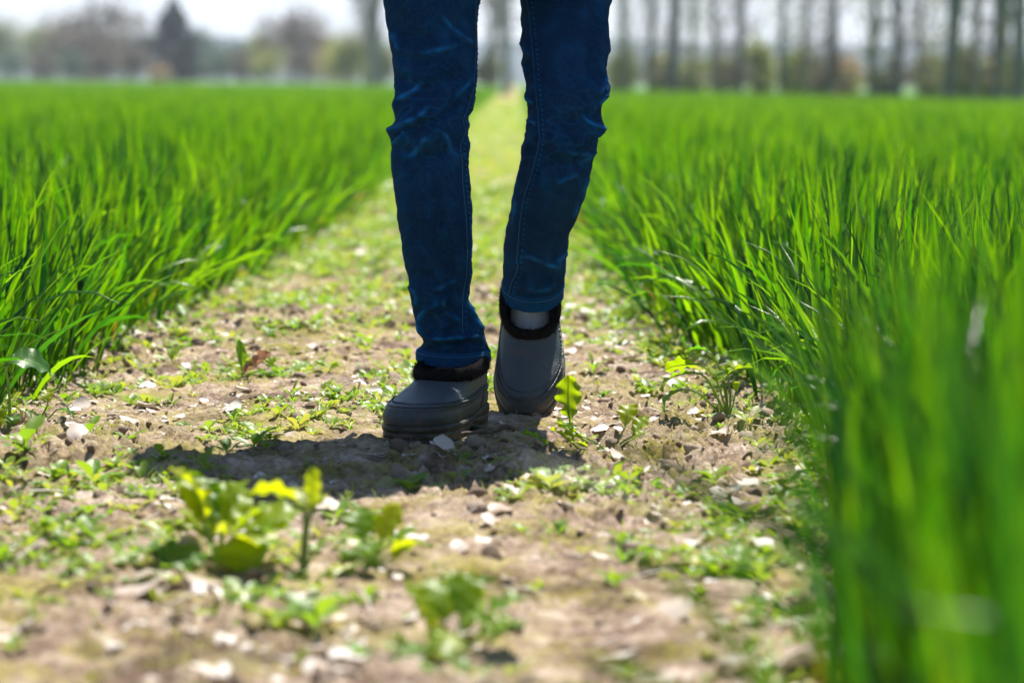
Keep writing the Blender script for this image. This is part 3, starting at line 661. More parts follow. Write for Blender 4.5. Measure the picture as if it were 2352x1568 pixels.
for V, N, P in ((V1, N1, S1), (V2, N2, S2)):
    b = Buf(); line = surf_path(V, N, P, 0.0006, 260)
    addtube(b, line, 0.0016, 6, rnd=0.12)
    off = surf_path(V, N, P + np.array((9, 0)), 0.0002, 260)
    for i in range(3, 256, 4):        # puckers beside the felled seam
        addtube(b, [off[i] * 0.55 + line[i] * 0.45, off[i + 1]], 0.0013, 5, rnd=0.6)
    o = b.build('side_seam', MAT['denim'], jeans, loc=PL)
    b = Buf(); l2 = surf_path(V, N, P - np.array((2.5, 0)), 0.0012, 520)
    for i in range(0, 518, 3): addtube(b, [l2[i], l2[i + 2]], 0.00055, 4, rnd=0.5)
    b.build('seam_thread', MAT['thread'], jeans, loc=PL)
# socks
def sockring(c, M, rx, ry, dz, m=48):
    th = np.arange(m) * 2 * math.pi / m
    L = np.stack([rx * np.sin(th), -ry * np.cos(th) + c[1], np.full(m, c[2] + dz)], -1); L[:, 0] += c[0]; return L
for W4, top in ((W2, V2[-25].mean(0) + (0, 0.010, 0)), (W1, V1[-14].mean(0))):
    Wn = np.array(W4); rings = []
    for q in np.linspace(0, 1, 26):
        foot = Wn[:3, :3] @ np.array((0, 0.050 , 0.055 + 0.0)) + Wn[:3, 3]; col_ = Wn[:3, :3] @ np.array((0, 0.066, 0.105)) + Wn[:3, 3]
        c = (1 - q) ** 2 * foot + 2 * q * (1 - q) * col_ + q * q * top
        ax = 2 * (1 - q) * (col_ - foot) + 2 * q * (top - col_); ax /= np.linalg.norm(ax)
        e1 = np.array((1.0, 0, 0)); e2 = np.cross(ax, e1); e2 /= np.linalg.norm(e2)
        th = np.arange(48) * 2 * math.pi / 48; rr_ = np.interp(q, [0, 0.4, 1], [0.034, 0.031, 0.026])
        rings.append(c + rr_ * 1.0 * (1 + 0.012 * np.sin(q * 60)) * np.sin(th)[:, None] * e1 + rr_ * 1.0 * np.cos(th)[:, None] * e2)
    b = Buf(); b.add(np.array(rings), grid_faces(26, 48, True), 0.5); o = b.build('sock', MAT['sock'], person, loc=PL)

# ---- the rest of the walker stands above the frame and throws the long shadow
def skinbody():
    hipL = V2[20].mean(0); hipR = V1[20].mean(0)
    kn1 = V1[190].mean(0); kn2 = V2[230].mean(0); an1 = V1[-40].mean(0); an2 = V2[-30].mean(0)
    w2f = lambda W4, p: np.array(W4)[:3, :3] @ np.array(p) + np.array(W4)[:3, 3]
    pts = [((-0.03, 4.76, 0.95), 0.075), ((-0.03, 4.76, 1.08), 0.10), ((-0.03, 4.75, 1.25), 0.100), ((-0.03, 4.75, 1.38), 0.085), ((-0.03, 4.74, 1.46), 0.055), ((-0.03, 4.73, 1.52), 0.056),
           ((-0.03, 4.715, 1.59), 0.070), ((-0.03, 4.72, 1.66), 0.088), ((-0.03, 4.725, 1.71), 0.074),
           ((-0.20, 4.76, 1.37), 0.040), ((-0.298, 4.808, 1.13), 0.028), ((-0.232, 4.765, 1.01), 0.020), ((-0.150, 4.77, 0.99), 0.022),
           ((0.14, 4.76, 1.37), 0.040), ((0.238, 4.808, 1.13), 0.028), ((0.172, 4.765, 1.01), 0.020), ((0.090, 4.77, 0.99), 0.022),
           (hipR + (0, 0.01, 0.02), 0.038), (kn1, 0.034), (an1, 0.026), (w2f(W1, (0, 0.045, 0.045)), 0.024), (w2f(W1, (0.005, -0.05, 0.034)), 0.018), (w2f(W1, (0.008, -0.10, 0.034)), 0.014),
           (hipL + (0, 0.01, 0.02), 0.038), (kn2, 0.034), (an2, 0.026), (w2f(W2, (0, 0.055, 0.045)), 0.022), (w2f(W2, (-0.005, -0.05, 0.034)), 0.018), (w2f(W2, (-0.008, -0.10, 0.034)), 0.014)]
    ed = [(0, 1), (1, 2), (2, 3), (3, 4), (4, 5), (5, 6), (6, 7), (7, 8), (3, 9), (9, 10), (10, 11), (11, 12), (3, 13), (13, 14), (14, 15), (15, 16), (0, 17), (17, 18), (18, 19), (19, 20), (20, 21), (21, 22), (0, 23), (23, 24), (24, 25), (25, 26), (26, 27), (27, 28)]
    V = [tuple(np.array(p[0]) - PL) for p in pts]; rad = [p[1] for p in pts]
    for sgn, hi in ((-1, 12), (1, 16)):                       # fingers and thumbs, hidden in the jacket pockets
        h = np.array(pts[hi][0])
        for k in range(4):
            base = h + (0, (k - 1.5) * 0.017, -0.030); mid = base + (-sgn * 0.002, 0, -0.030 - 0.004 * (k in (1, 2))); tip = mid + (-sgn * 0.006, 0.006, -0.026)
            i0 = len(V); V += [tuple(q - PL) for q in (base, mid, tip)]; rad += [0.010, 0.009, 0.007]; ed += [(hi, i0), (i0, i0 + 1), (i0 + 1, i0 + 2)]
        i0 = len(V); t1 = h + (-sgn * 0.034, -0.02, -0.012); t2 = t1 + (-sgn * 0.008, -0.01, -0.03); V += [tuple(t1 - PL), tuple(t2 - PL)]; rad += [0.011, 0.009]; ed += [(hi, i0), (i0, i0 + 1)]
    me = bpy.data.meshes.new('body'); me.from_pydata(V, ed, []); me.materials.append(MAT['skin'])
    o = bpy.data.objects.new('body', me); COL.objects.link(o); o.parent = person
    md = o.modifiers.new('skin', 'SKIN'); md.use_smooth_shade = True
    for i, r_ in enumerate(rad): me.skin_vertices[0].data[i].radius = (r_, r_)
    me.skin_vertices[0].data[0].use_root = True
    o.modifiers.new('sub', 'SUBSURF').render_levels = 1
    return o
skinbody()
def loft(rings, m=48):
    th = np.arange(m) * 2 * math.pi / m; out = []
    for (cx, cy, cz, rx, ry) in rings: out.append(np.stack([cx + rx * np.sin(th), cy - ry * np.cos(th), np.full(m, cz)], -1))
    return np.array(out)
b = Buf()
J = loft([(-0.03, 4.765, 0.84, 0.225, 0.155), (-0.03, 4.765, 0.92, 0.225, 0.160), (-0.03, 4.765, 1.05, 0.195, 0.14), (-0.03, 4.76, 1.2, 0.205, 0.145), (-0.03, 4.755, 1.33, 0.215, 0.14), (-0.03, 4.75, 1.41, 0.18, 0.115), (-0.03, 4.745, 1.47, 0.085, 0.08), (-0.03, 4.74, 1.505, 0.07, 0.07)])
J = J + (fbm(J[..., 0] * 9, J[..., 2] * 9, 3, 3) * 0.008)[..., None] * np.array((1, 1, 0)); b.add(J, grid_faces(len(J), 48, True), 0.4)
for s_ in (-1, 1):
    P = spline([(-0.03 + s_ * 0.15, 4.755, 1.40), (-0.03 + s_ * 0.215, 4.765, 1.33), (-0.03 + s_ * 0.27, 4.81, 1.15), (-0.03 + s_ * 0.275, 4.79, 1.09), (-0.03 + s_ * 0.215, 4.74, 0.98), (-0.03 + s_ * 0.155, 4.75, 0.93)], 40)
    addtube(b, P, np.interp(np.linspace(0, 1, 40), [0, 0.2, 0.55, 0.8, 1], [0.07, 0.068, 0.056, 0.05, 0.055]), 20, rnd=0.4)
b.build('jacket', MAT['jacket'], person, loc=PL)
# head details
hc_ = np.array((-0.03, 4.72, 1.655))
b = Buf(); th = np.arange(40) * 2 * math.pi / 40; rings = []
for q in np.linspace(0.0, 1, 18):
    ph = math.pi * 0.62 * q
    r_ = 0.100 * math.sin(ph); rings.append(hc_ + np.stack([r_ * 0.86 * np.sin(th), -r_ * 1.02 * np.cos(th) + 0.012 + 0.02 * q, np.full(40, 0.105 * math.cos(ph)) + 0.055 * np.clip(np.cos(th), 0, 1) * (q ** 2)], -1))
b.add(np.array(rings), grid_faces(18, 40, True), 0.5); b.build('hair', MAT['hair'], person, loc=PL)
b = Buf(); addtube(b, [hc_ + (0, -0.072, 0.01), hc_ + (0, -0.092, -0.015), hc_ + (0, -0.098, -0.03), hc_ + (0, -0.078, -0.038)], [0.006, 0.009, 0.012, 0.006], 10); b.build('nose', MAT['skin'], person, loc=PL)
for s_ in (-1, 1):
    def ball(c, r_, n=12):
        th = np.arange(n) * 2 * math.pi / n; return np.array([c + r_ * np.stack([np.sin(p_) * np.sin(th), np.sin(p_) * np.cos(th), np.full(n, math.cos(p_))], -1) for p_ in np.linspace(0, math.pi, 9)])
    b = Buf(); b.add(ball(hc_ + (s_ * 0.03, -0.066, 0.008), 0.013), grid_faces(9, 12, True)); e = b.build('eye', MAT['eye'], person, loc=PL)
    b = Buf(); b.add(ball(hc_ + (s_ * 0.03, -0.0755, 0.008), 0.0055), grid_faces(9, 12, True)); i_ = b.build('iris', MAT['iris'], e, loc=PL); 
    b = Buf(); b.add(ball(hc_ + (s_ * 0.078, 0.0, -0.005), 0.022) * 1.0, grid_faces(9, 12, True)); b.build('ear', MAT['skin'], person, loc=PL)
b = Buf(); addtube(b, [hc_ + (-0.024, -0.070, -0.058), hc_ + (0, -0.080, -0.060), hc_ + (0.024, -0.070, -0.058)], [0.002, 0.006, 0.002], 8); b.build('mouth', MAT['skin'], person, loc=PL)

# ------------------------------------------------------------------ weeds and small growth
def leaf_mesh(L, Wd, lobes=0.0, nl=3, bend=0.6, fold=0.25, petiole=0.25, ruff=0.0, seed=0, nu=22, nw=8):
    """leaf along +Y, face up; returns verts, faces"""
    r = np.random.default_rng(seed); t = np.linspace(0, 1, nu)
    tb = np.clip((t - petiole) / (1 - petiole), 0, 1)
    w = np.sin(math.pi * tb ** 0.75) ** 0.62 * (0.55 + 0.6 * tb)
    w = w * (1 - lobes * (0.5 + 0.5 * np.cos(2 * math.pi * nl * tb + 0.6)) * (1 - tb ** 2)) * Wd / 2
    w = w * (1 + 0.07 * np.sin(t * 38 + r.uniform(0, 6)) * (lobes > 0.15)); w = np.maximum(w, Wd * 0.035 * (t < 0.95) + 0.0003)
    s = np.linspace(-1, 1, nw + 1)
    ang = -bend * t ** 1.3 + 0.10 * np.sin(t * 7 + seed); dy = np.cos(ang) * L / nu; dz = np.sin(ang) * L / nu
    cy = np.cumsum(dy) - dy[0]; cz = np.cumsum(dz) - dz[0]
    X_ = w[:, None] * s[None]; up = np.abs(s)[None] * w[:, None] * fold
    rz = ruff * Wd * np.sin(t[:, None] * 22 + s[None] * 2.5 + seed) * (np.abs(s)[None] ** 1.5)
    asym = 1 + 0.12 * perlin(t * 5, seed * 1.7, 3)[:, None] * np.sign(s)[None]
    nrmy = -np.sin(ang)[:, None]; nrmz = np.cos(ang)[:, None]; q = up + rz
    V = np.stack([X_ * asym, cy[:, None] + q * nrmy, cz[:, None] + q * nrmz], -1)
    return V.reshape(-1, 3), grid_faces(nu, nw + 1)
def xf(V, yaw, elev, roll, pos, sc=1.0):
    return V * sc @ rotm(yaw, elev, roll).T + np.asarray(pos)
def weed(name, base, label, parts, mat='weed', cat='weed', group=None):
    """parts: (stem_points_rel, stem_r, leafspec) ; leafspec=(L,W,lobes,bend,fold,ruff,yaw,elev,roll,rnd)"""
    base = np.array(base); base[2] = float(H(base[0], base[1])) - 0.002
    e = empty(name, base, label, cat, group)
    for k, (sp, sr, ls) in enumerate(parts):
        tip = (0, 0, 0)
        if sp is not None:
            P = spline([(0, 0, 0)] + list(sp), 16); b = Buf(); addtube(b, P, np.linspace(sr, sr * 0.55, 16), 7, rnd=0.5)
            b.build('stem', MAT['stem'], e); tip = P[-1]
        if ls is not None:
            L, Wd, lob, bend, fold, ruff, yaw, el, roll, rnd = ls
            V, f = leaf_mesh(L, Wd, lob, 3, bend, fold, 0.12, ruff, seed=k + int(abs(base[0]) * 97) + 1)
            b = Buf(); b.add(xf(V, R(yaw), R(el), R(roll), tip), f, rnd)
            # midrib
            mid = V.reshape(22, 9, 3)[:, 4] + (0, 0, -0.0006); V2_, f2, t2 = tube(xf(mid, R(yaw), R(el), R(roll), tip), np.linspace(0.0013, 0.0004, 22) * (L / 0.06) ** 0.5, 5)
            lo = b.build('leaf', MAT[mat], e)
            b = Buf(); b.add(V2_, f2, 0.6); b.build('midrib', MAT['stem'], lo)
    return e
G = lambda px, py: onground(px, py)
# yaw: direction the leaf points, 0 = away from camera (+Y), 90 = left (-X), -90 = right
weed('rapeseed_plant', G(1668, 968), 'low rapeseed plant with lobed hanging leaves at the right wheat edge',
     [([(-0.01, 0, 0.03), (-0.035, -0.01, 0.075), (-0.055, -0.015, 0.085)], 0.0030, (0.075, 0.050, 0.45, 1.5, 0.2, 0.05, 100, 10, 15, 0.5)),
      ([(-0.02, -0.01, 0.025), (-0.05, -0.02, 0.052), (-0.075, -0.025, 0.058)], 0.0025, (0.062, 0.034, 0.35, 1.9, 0.2, 0.05, 95, -10, -10, 0.15)),
      ([(0.0, 0, 0.04), (-0.012, 0, 0.09), (-0.03, 0.0, 0.118)], 0.0028, (0.045, 0.036, 0.2, 1.2, 0.2, 0.05, 85, 25, 20, 0.05)),
      ([(0.0, 0, 0.035), (-0.008, -0.005, 0.07)], 0.0030, (0.070, 0.040, 0.5, 0.9, 0.2, 0.06, -50, 40, -25, 0.75)),
      ([(0.006, 0, 0.03), (0.004, -0.01, 0.06), (0.0, -0.012, 0.085)], 0.0024, (0.060, 0.045, 0.4, 1.2, 0.2, 0.06, 150, 20, 30, 0.6)),
      ([(0.008, 0, 0.02), (0.015, 0, 0.05)], 0.002, (0.03, 0.016, 0.2, 0.5, 0.2, 0.04, 180, 60, 0, 0.9)),
      ([(-0.004, 0, 0.03), (-0.02, -0.006, 0.075), (-0.045, -0.006, 0.098)], 0.002, (0.065, 0.042, 0.5, 0.9, 0.2, 0.05, 70, 5, 50, 0.7))])
weed('mustard_plant', G(1402, 1040), 'yellow-green mustard plant with a curved stem bending left beside the rear clog',
     [([(-0.02, 0, 0.012), (-0.045, 0, 0.026), (-0.062, -0.005, 0.048)], 0.0030, (0.078, 0.056, 0.48, -0.15, 0.12, 0.07, 15, 76, 5, 0.72)),
      ([(-0.02, -0.005, 0.008), (-0.05, -0.01, 0.012)], 0.0022, (0.055, 0.048, 0.25, 0.5, 0.2, 0.06, 60, 42, 20, 0.9)),
      ([(-0.05, -0.01, 0.006), (-0.085, -0.01, 0.010)], 0.0020, (0.060, 0.052, 0.2, 0.4, 0.2, 0.06, 60, 32, 20, 0.3)),
      ([(0.008, 0, 0.015), (0.022, 0.01, 0.042)], 0.0022, (0.050, 0.044, 0.3, 0.6, 0.2, 0.06, -15, 60, 0, 0.9)),
      ([(-0.01, -0.005, 0.008), (-0.035, -0.015, 0.014)], 0.0020, (0.038, 0.030, 0.4, 0.5, 0.2, 0.06, 130, 30, 0, 0.95)),
      ([(-0.03, 0, 0.010), (-0.056, -0.01, 0.022)], 0.0020, (0.052, 0.046, 0.3, 0.5, 0.2, 0.06, 30, 50, 10, 0.8)),
      ([(0.015, 0.0, 0.018), (0.034, 0.0, 0.030)], 0.0020, (0.046, 0.036, 0.35, 0.5, 0.2, 0.06, -40, 50, 10, 0.75)),
      ([(-0.02, -0.004, 0.018), (-0.044, -0.01, 0.030)], 0.0020, (0.044, 0.036, 0.35, 0.5, 0.2, 0.06, 75, 40, 10, 0.7)),
      ([(0.012, 0, 0.010), (0.03, 0.01, 0.022)], 0.0020, (0.034, 0.024, 0.4, 0.6, 0.2, 0.06, -60, 35, 0, 0.8)),
      (None, 0, (0.035, 0.024, 0.2, 0.4, 0.2, 0.05, 170, 12, 0, 0.2))])
def clump(name, base, label, n, L0, h, seed, lob=0.12, spread=0.03, rn=0.8):
    r = random.Random(seed); parts = []
    for k in range(n):
        a = ((k * 137.5 + 95) % 230 - 115) + r.uniform(-15, 15) if k % 4 else 180 + r.uniform(-50, 50); q = (k + 0.5) / n; hh = h * (0.35 + 0.75 * q); sp = spread * (1.1 - 0.6 * q)
        dx, dy = -math.sin(R(a)) * sp, math.cos(R(a)) * sp; L = L0 * r.uniform(0.75, 1.2)
        parts.append(([(dx * 0.4, dy * 0.4, hh * 0.6), (dx, dy, hh)], 0.0024, (L, L * r.uniform(0.75, 1.0), lob, r.uniform(0.5, 1.0), 0.18, 0.06, a, (r.uniform(35, 62) + 22 * q) if k % 4 else r.uniform(0, 25), r.uniform(-25, 25), min(1, max(0, rn + r.uniform(-0.45, 0.2))))))
    return weed(name, base, label, parts)
clump('broadleaf_weed', G(500, 1300), 'broad leafy yellow-green weed, blurred, directly left of the tall stalk weed', 12, 0.080, 0.044, 3, spread=0.026, rn=0.9)
weed('tall_stalk_weed', G(697, 1330), 'upright single-stalk weed with yellow leaves on top, rising over the shadow at the front',
     [([(0.001, 0, 0.03), (0.004, 0.0, 0.055), (0.010, 0, 0.072)], 0.0055, (0.050, 0.024, 0.1, 0.2, 0.15, 0.05, 0, 85, 0, 0.95)),
      ([(0.002, 0, 0.04), (0.0, 0.0, 0.078)], 0.0040, (0.068, 0.046, 0.1, 0.8, 0.25, 0.05, 82, 28, 35, 0.98)),
      ([(0.002, 0, 0.04), (0.006, 0.0, 0.066)], 0.0035, (0.036, 0.040, 0.1, 0.9, 0.2, 0.05, -30, 60, 0, 0.98)),
      ([(0.012, 0, 0.02), (0.03, 0, 0.035)], 0.0022, (0.04, 0.03, 0.1, 0.8, 0.2, 0.05, -80, 20, 0, 0.7)), ([(-0.008, 0, 0.02), (-0.02, 0, 0.03)], 0.0022, (0.04, 0.03, 0.1, 0.8, 0.2, 0.05, 80, 20, 0, 0.3)), ([(0.002, 0, 0.04), (0.0, 0.0, 0.07)], 0.003, (0.045, 0.036, 0.1, 0.8, 0.2, 0.05, 30, 50, 0, 0.95))])
clump('small_leafy_weed', G(850, 1312), 'smaller blurred leafy weed just right of the tall stalk weed', 9, 0.048, 0.032, 8, 0.15, 0.03, 0.9)
clump('lobed_leaf_weed', G(1040, 1482), 'closest weed, low and blurred, with broad lobed leaves spread left and right of its stalk', 11, 0.058, 0.036, 21, 0.2, 0.034, 0.85)
weed('dark_leaf_weed', G(22, 998), 'weed at the left picture edge with a large dark drooping leaf',
     [([(0.0, 0, 0.06), (-0.006, -0.01, 0.105)], 0.0030, (0.090, 0.075, 0.1, 1.5, 0.2, 0.04, -80, 20, 35, 0.0)), ([(-0.01, 0, 0.04)], 0.0026, (0.070, 0.055, 0.1, 1.1, 0.2, 0.05, 160, -20, 0, 0.9)), (None, 0, (0.05, 0.04, 0.1, 0.8, 0.2, 0.05, 80, 60, 0, 0.6)), ([(0.0, 0, 0.02)], 0.002, (0.04, 0.035, 0.1, 1.2, 0.2, 0.05, -160, 20, 0, 0.3))], )
weed('fork_stem_weed', G(85, 984), 'small forked weed with thin yellow stems next to the dark-leaved one',
     [([(-0.012, 0, 0.02), (-0.03, 0, 0.035)], 0.0022, (0.03, 0.02, 0.2, 0.5, 0.2, 0.05, 75, 50, 0, 0.9)), ([(0.008, 0, 0.022), (0.018, 0, 0.042)], 0.0022, (0.032, 0.026, 0.4, 0.5, 0.2, 0.05, 20, 60, 0, 0.95)), ([(0.012, 0, 0.012), (0.032, -0.002, 0.034)], 0.0018, (0.036, 0.03, 0.2, 1.4, 0.2, 0.05, -90, 10, 0, 0.02)), (None, 0, (0.045, 0.014, 0.3, 0.7, 0.2, 0.05, -100, 30, 0, 0.5))])
weed('upright_seedling', G(556, 868), 'upright green seedling growing behind the brown curled leaf',
     [([(0, 0, 0.015)], 0.0022, (0.065, 0.024, 0.1, 0.3, 0.3, 0.04, 20, 78, 0, 0.4)), (None, 0, (0.05, 0.03, 0.1, 0.5, 0.3, 0.04, 60, 60, 0, 0.95)), (None, 0, (0.05, 0.02, 0.1, 0.5, 0.3, 0.04, -50, 65, 0, 0.6)), ([(0.02, 0, 0.012), (0.05, 0, 0.02)], 0.0015, (0.03, 0.028, 0.1, 0.6, 0.3, 0.04, -20, 60, 0, 0.8))])
weed('yellow_leaf_weed', G(1548, 770), 'bright yellow rounded leaf standing out at the foot of the right wheat', [([(-0.005, 0, 0.03), (0.0, 0, 0.042)], 0.002, (0.05, 0.038, 0.1, 0.9, 0.25, 0.04, -60, 20, -30, 0.9)), (None, 0, (0.05, 0.02, 0, 0.6, 0.2, 0.03, 60, 50, 0, 0.3))], mat='yleaf')
# rosettes: four kinds built once, then copied with their leaves
def rosette(kind):
    e = bpy.data.objects.new('seedling', None); COL.objects.link(e); e.empty_display_size = 0.02
    n, L, Wd, lob, el, be, rn = [(8, 0.026, 0.013, 0, 30, 0.5, 0.75), (6, 0.034, 0.017, 0.3, 42, 0.6, 0.6), (9, 0.030, 0.0075, 0, 50, 0.6, 0.55), (7, 0.022, 0.017, 0, 24, 0.5, 0.9)][kind]
    for k in range(n):
        V, f = leaf_mesh(L * random.uniform(0.7, 1.15), Wd * random.uniform(0.8, 1.2), lob, 3, be, 0.3, 0.25, 0.03, seed=k + kind * 10, nu=10, nw=4)
        b = Buf(); b.add(xf(V, k * 2.4 + random.uniform(-0.3, 0.3), R(el + random.uniform(-14, 22)), 0, (0, 0, 0.001 * k)), f, min(1, max(0, rn + random.uniform(-0.3, 0.3)))); b.build('leaf', MAT['cover'], e)
    return e
protos = [rosette(k) for k in range(4)]; used = [False] * 4
SEED = [(845, 812, 1, 1.5, 'bushy green seedling just left of the front jeans hem'), (1362, 862, 2, 1.7, 'dark spiky seedling right of the rear clog'),
        (805, 992, 2, 0.9, 'tiny spiky seedling a hand left of the front clog toe'), (718, 1002, 3, 1.0, 'small round-leaved seedling with a pale stone-like leaf beside it'),
        (590, 1016, 0, 1.7, 'low spreading seedling in front of the flat mossy soil, left of the shoe'), (205, 1008, 1, 1.2, 'small seedling on the dark crumbly soil near the left edge'),
        (60, 1072, 1, 1.9, 'upright broad seedling at the far left below the dark-leaved weed'), (372, 1072, 1, 1.1, 'seedling on bare soil above the left end of the shadow'),
        (944, 1116, 0, 1.8, 'green seedling lying inside the shadow, middle'), (1262, 1150, 3, 2.2, 'round-leaved seedling at the right end of the shadow'),
        (1178, 1166, 1, 1.1, 'dark green seedling at the lower rim of the shadow'), (1372, 1142, 1, 1.4, 'pale seedling just past the shadow on the right'),
        (215, 1122, 1, 1.6, 'leafy seedling left of the shadow tip'), (130, 1105, 0, 1.7, 'flat seedling between two leafy ones on the left soil'),
        (1478, 992, 1, 0.9, 'small seedling behind the mustard plant'), (1700, 1322, 0, 2.0, 'blurred seedling with dark middle in the lower right soil'),
        (1600, 1312, 3, 1.2, 'small round seedling left of the dark-centred one'), (672, 926, 2, 1.2, 'thin-leaved seedling left of the front clog instep'),
        (872, 912, 0, 1.1, 'flat seedling close to the left side of the front clog'), (432, 742, 1, 2.0, 'yellowish seedling by the wheat edge on the left'),
        (640, 1440, 0, 2.2, 'blurred pale rosette, left one of the low front mat'), (730, 1448, 1, 1.7, 'blurred pale rosette, right one of the low front mat'),
        (560, 1395, 0, 1.7, 'blurred pale rosette, upper one of the low front mat'), (1640, 1108, 0, 1.5, 'seedling on soil under the right wheat edge'),
        (1800, 1130, 3, 1.9, 'round-leaved seedling against the blurred right wheat'), (1440, 1120, 3, 1.1, 'tiny round-leaved seedling below the mustard plant'),
        (755, 860, 0, 1.6, 'flat seedling on the mossy patch left of the front ankle'), (1480, 890, 0, 1.1, 'seedling between rear clog and rapeseed plant'),
        (1345, 1010, 3, 1.1, 'round-leaved seedling under the leaf of the mustard plant'), (100, 1240, 0, 1.5, 'blurred small seedling on the lower left soil')]
for px, py, k, sc, lab in SEED:
    p = protos[k]
    if not used[k]: e = p; used[k] = True
    else:
        e = p.copy(); COL.objects.link(e)
        for c in [c for c in bpy.data.objects if c.parent == p]:
            d = c.copy(); COL.objects.link(d); d.parent = e
    g = G(px, py); e.location = (g[0], g[1], float(H(g[0], g[1])) - 0.001); e.rotation_euler = (0, 0, random.uniform(0, 6)); e.scale = (sc,) * 3
    tag(e, lab, 'seedling', 'seedlings on the bare track')
# single near blades that hang into the frame
def blade_thing(p0, p1, p2, w, label, rnd, name='bent_wheat_leaf'):
    P = spline([p0, p1, p2], 24); t = np.linspace(0, 1, 24); T = np.gradient(P, axis=0); T /= np.linalg.norm(T, axis=1)[:, None]
    sd = np.cross(T, (0.2, -0.75, 0.6)); sd /= np.linalg.norm(sd, axis=1)[:, None]; nn = np.cross(sd, T); ww = w / 2 * np.clip((1 - t) * 2, 0, 1) ** 0.7 * (0.5 + 0.5 * np.clip(t * 4, 0, 1))
    V = np.stack([P - sd * ww[:, None], P - nn * ww[:, None] * 0.35, P + sd * ww[:, None]], 1)
    b = Buf(); b.add(V, grid_faces(24, 3), rnd); o = b.build(name, MAT['wheat'], loc=P[0]); tag(o, label, 'wheat leaf')
g = lambda x, y, z: np.array((x, y, z))
blade_thing(at(1980, 1330, 1.75), at(1790, 1215, 1.72), at(1410, 1015, 1.68), 0.014, 'long blurred blue-green leaf reaching left across the seedlings in front of the mustard plant', 0.12)
blade_thing(at(1780, 1620, 1.7), at(1660, 1440, 1.72), at(1500, 1260, 1.75), 0.010, 'blurred yellow-green leaf slanting down through the lower right soil', 0.9)
blade_thing(at(1650, 1640, 1.7), at(1520, 1570, 1.7), at(1340, 1500, 1.75), 0.010, 'blurred green leaf low in the bottom right middle, almost lying down', 0.8)
# brown curled leaf and twig
V, f = leaf_mesh(0.085, 0.045, 0.5, 2, -0.9, 0.9, 0.1, 0.10, seed=5); g0 = G(545, 868)
b = Buf(); b.add(xf(V, R(-70), R(10), R(20), (g0[0], g0[1], H(g0[0], g0[1]) + 0.006)), f, 0.5); o = b.build('dead_leaf', MAT['deadleaf'], loc=(g0[0], g0[1], 0)); tag(o, 'curled reddish-brown dead leaf lying at the foot of the upright seedling', 'leaf')
p0, p1 = G(1022, 1012), G(1182, 1002); P = spline([p0 + (0, 0, .004), (p0 + p1) / 2 + (0, 0, .010), p1 + (0, 0, .006)], 14); P[:, 2] += H(P[:, 0], P[:, 1]) + 0.001 * rng.normal(0, 1, 14)
b = Buf(); addtube(b, P, np.linspace(0.0022, 0.0042, 14), 7); o = b.build('twig', MAT['twig'], loc=p0); tag(o, 'thin dark twig lying on the soil in front of the clog heel', 'twig')

# uncountable small growth, litter and crumbs on the track
def scatter_track(n, y0, y1, pw=1.0):
    y = y0 + (y1 - y0) * rng.random(n) ** pw; hw = 0.185 * y + 0.15
    lo = np.maximum(edgeL(y) - 0.15, -hw); hi = np.minimum(edgeR(y) + 0.15, hw); x = lo + (hi - lo) * rng.random(n); return x, y
def rosette_buf(kind):
    b = Buf(); n, L, Wd, el = [(6, 0.016, 0.009, 32), (5, 0.024, 0.010, 45), (8, 0.018, 0.004, 50), (4, 0.013, 0.011, 22)][kind]
    for k in range(n):
        V, f = leaf_mesh(L * random.uniform(0.7, 1.2), Wd, 0, 3, 0.6, 0.3, 0.2, 0.02, seed=k, nu=6, nw=2); b.add(xf(V, k * 2.4, R(el + random.uniform(-15, 25)), 0, (0, 0, 0.0)), f, 0)
    return np.concatenate(b.v), np.concatenate(b.f)
RB = [rosette_buf(k % 4) for k in range(8)]
def emit(bf, tmpl, x, y, z, yaw, sc, rnd, tilt=0.15):
    V0, F0 = tmpl; N = len(x); c, s = np.cos(yaw), np.sin(yaw); tx = rng.normal(0, tilt, N)[:, None]; ty = rng.normal(0, tilt, N)[:, None]
    VX, VY, VZ = V0[None, :, 0], V0[None, :, 1], V0[None, :, 2]
    Xr = (c[:, None] * VX - s[:, None] * VY); Yr = (s[:, None] * VX + c[:, None] * VY); Zr = VZ + Xr * tx + Yr * ty
    V = np.stack([x[:, None] + Xr * sc[:, None], y[:, None] + Yr * sc[:, None], z[:, None] + Zr * sc[:, None]], -1)
    F = F0[None] + (np.arange(N) * len(V0))[:, None, None]
    bf.add(V, F.reshape(-1, F0.shape[1]), np.repeat(rnd, len(V0)))
bf = Buf(); x, y = scatter_track(42000, 2.0, 15, 0.8)
dens = sstep(0.08, 0.4, fbm(x * 3.2, y * 1.6, 3, 91)) * 1.1 + 0.02 + 0.75 * sstep(5.2, 9, y) * sstep(-0.3, 0.3, fbm(x * 4, y * 2, 2, 14)); dens *= 0.35 + 0.65 * sstep(2.2, 5.5, y)
dens *= 1 - 0.8 * np.exp(-(((x + 0.15) / 0.5) ** 2 + ((y - 4.2) / 0.45) ** 2)); dens += 0.5 * np.exp(-((x - edgeR(y)) / 0.12) ** 2) + 0.35 * np.exp(-((x - edgeL(y)) / 0.12) ** 2)
for (cx_, cy_, a_, b_) in ((-0.26, 3.02, 0.14, 0.10), (-0.52, 4.0, 0.14, 0.12), (-0.62, 3.75, 0.16, 0.15), (0.28, 3.25, 0.16, 0.12), (0.12, 3.85, 0.16, 0.10), (-0.60, 3.3, 0.15, 0.12), (0.35, 2.75, 0.14, 0.12)):
    dens += 1.3 * np.exp(-(((x - cx_) / a_) ** 2 + ((y - cy_) / b_) ** 2) * 1.6)
k = rng.random(len(x)) < np.clip(dens, 0, 1) * 0.8; x, y = x[k], y[k]; z = H(x, y); print('cover', len(x))
kk = rng.integers(0, 8, len(x))
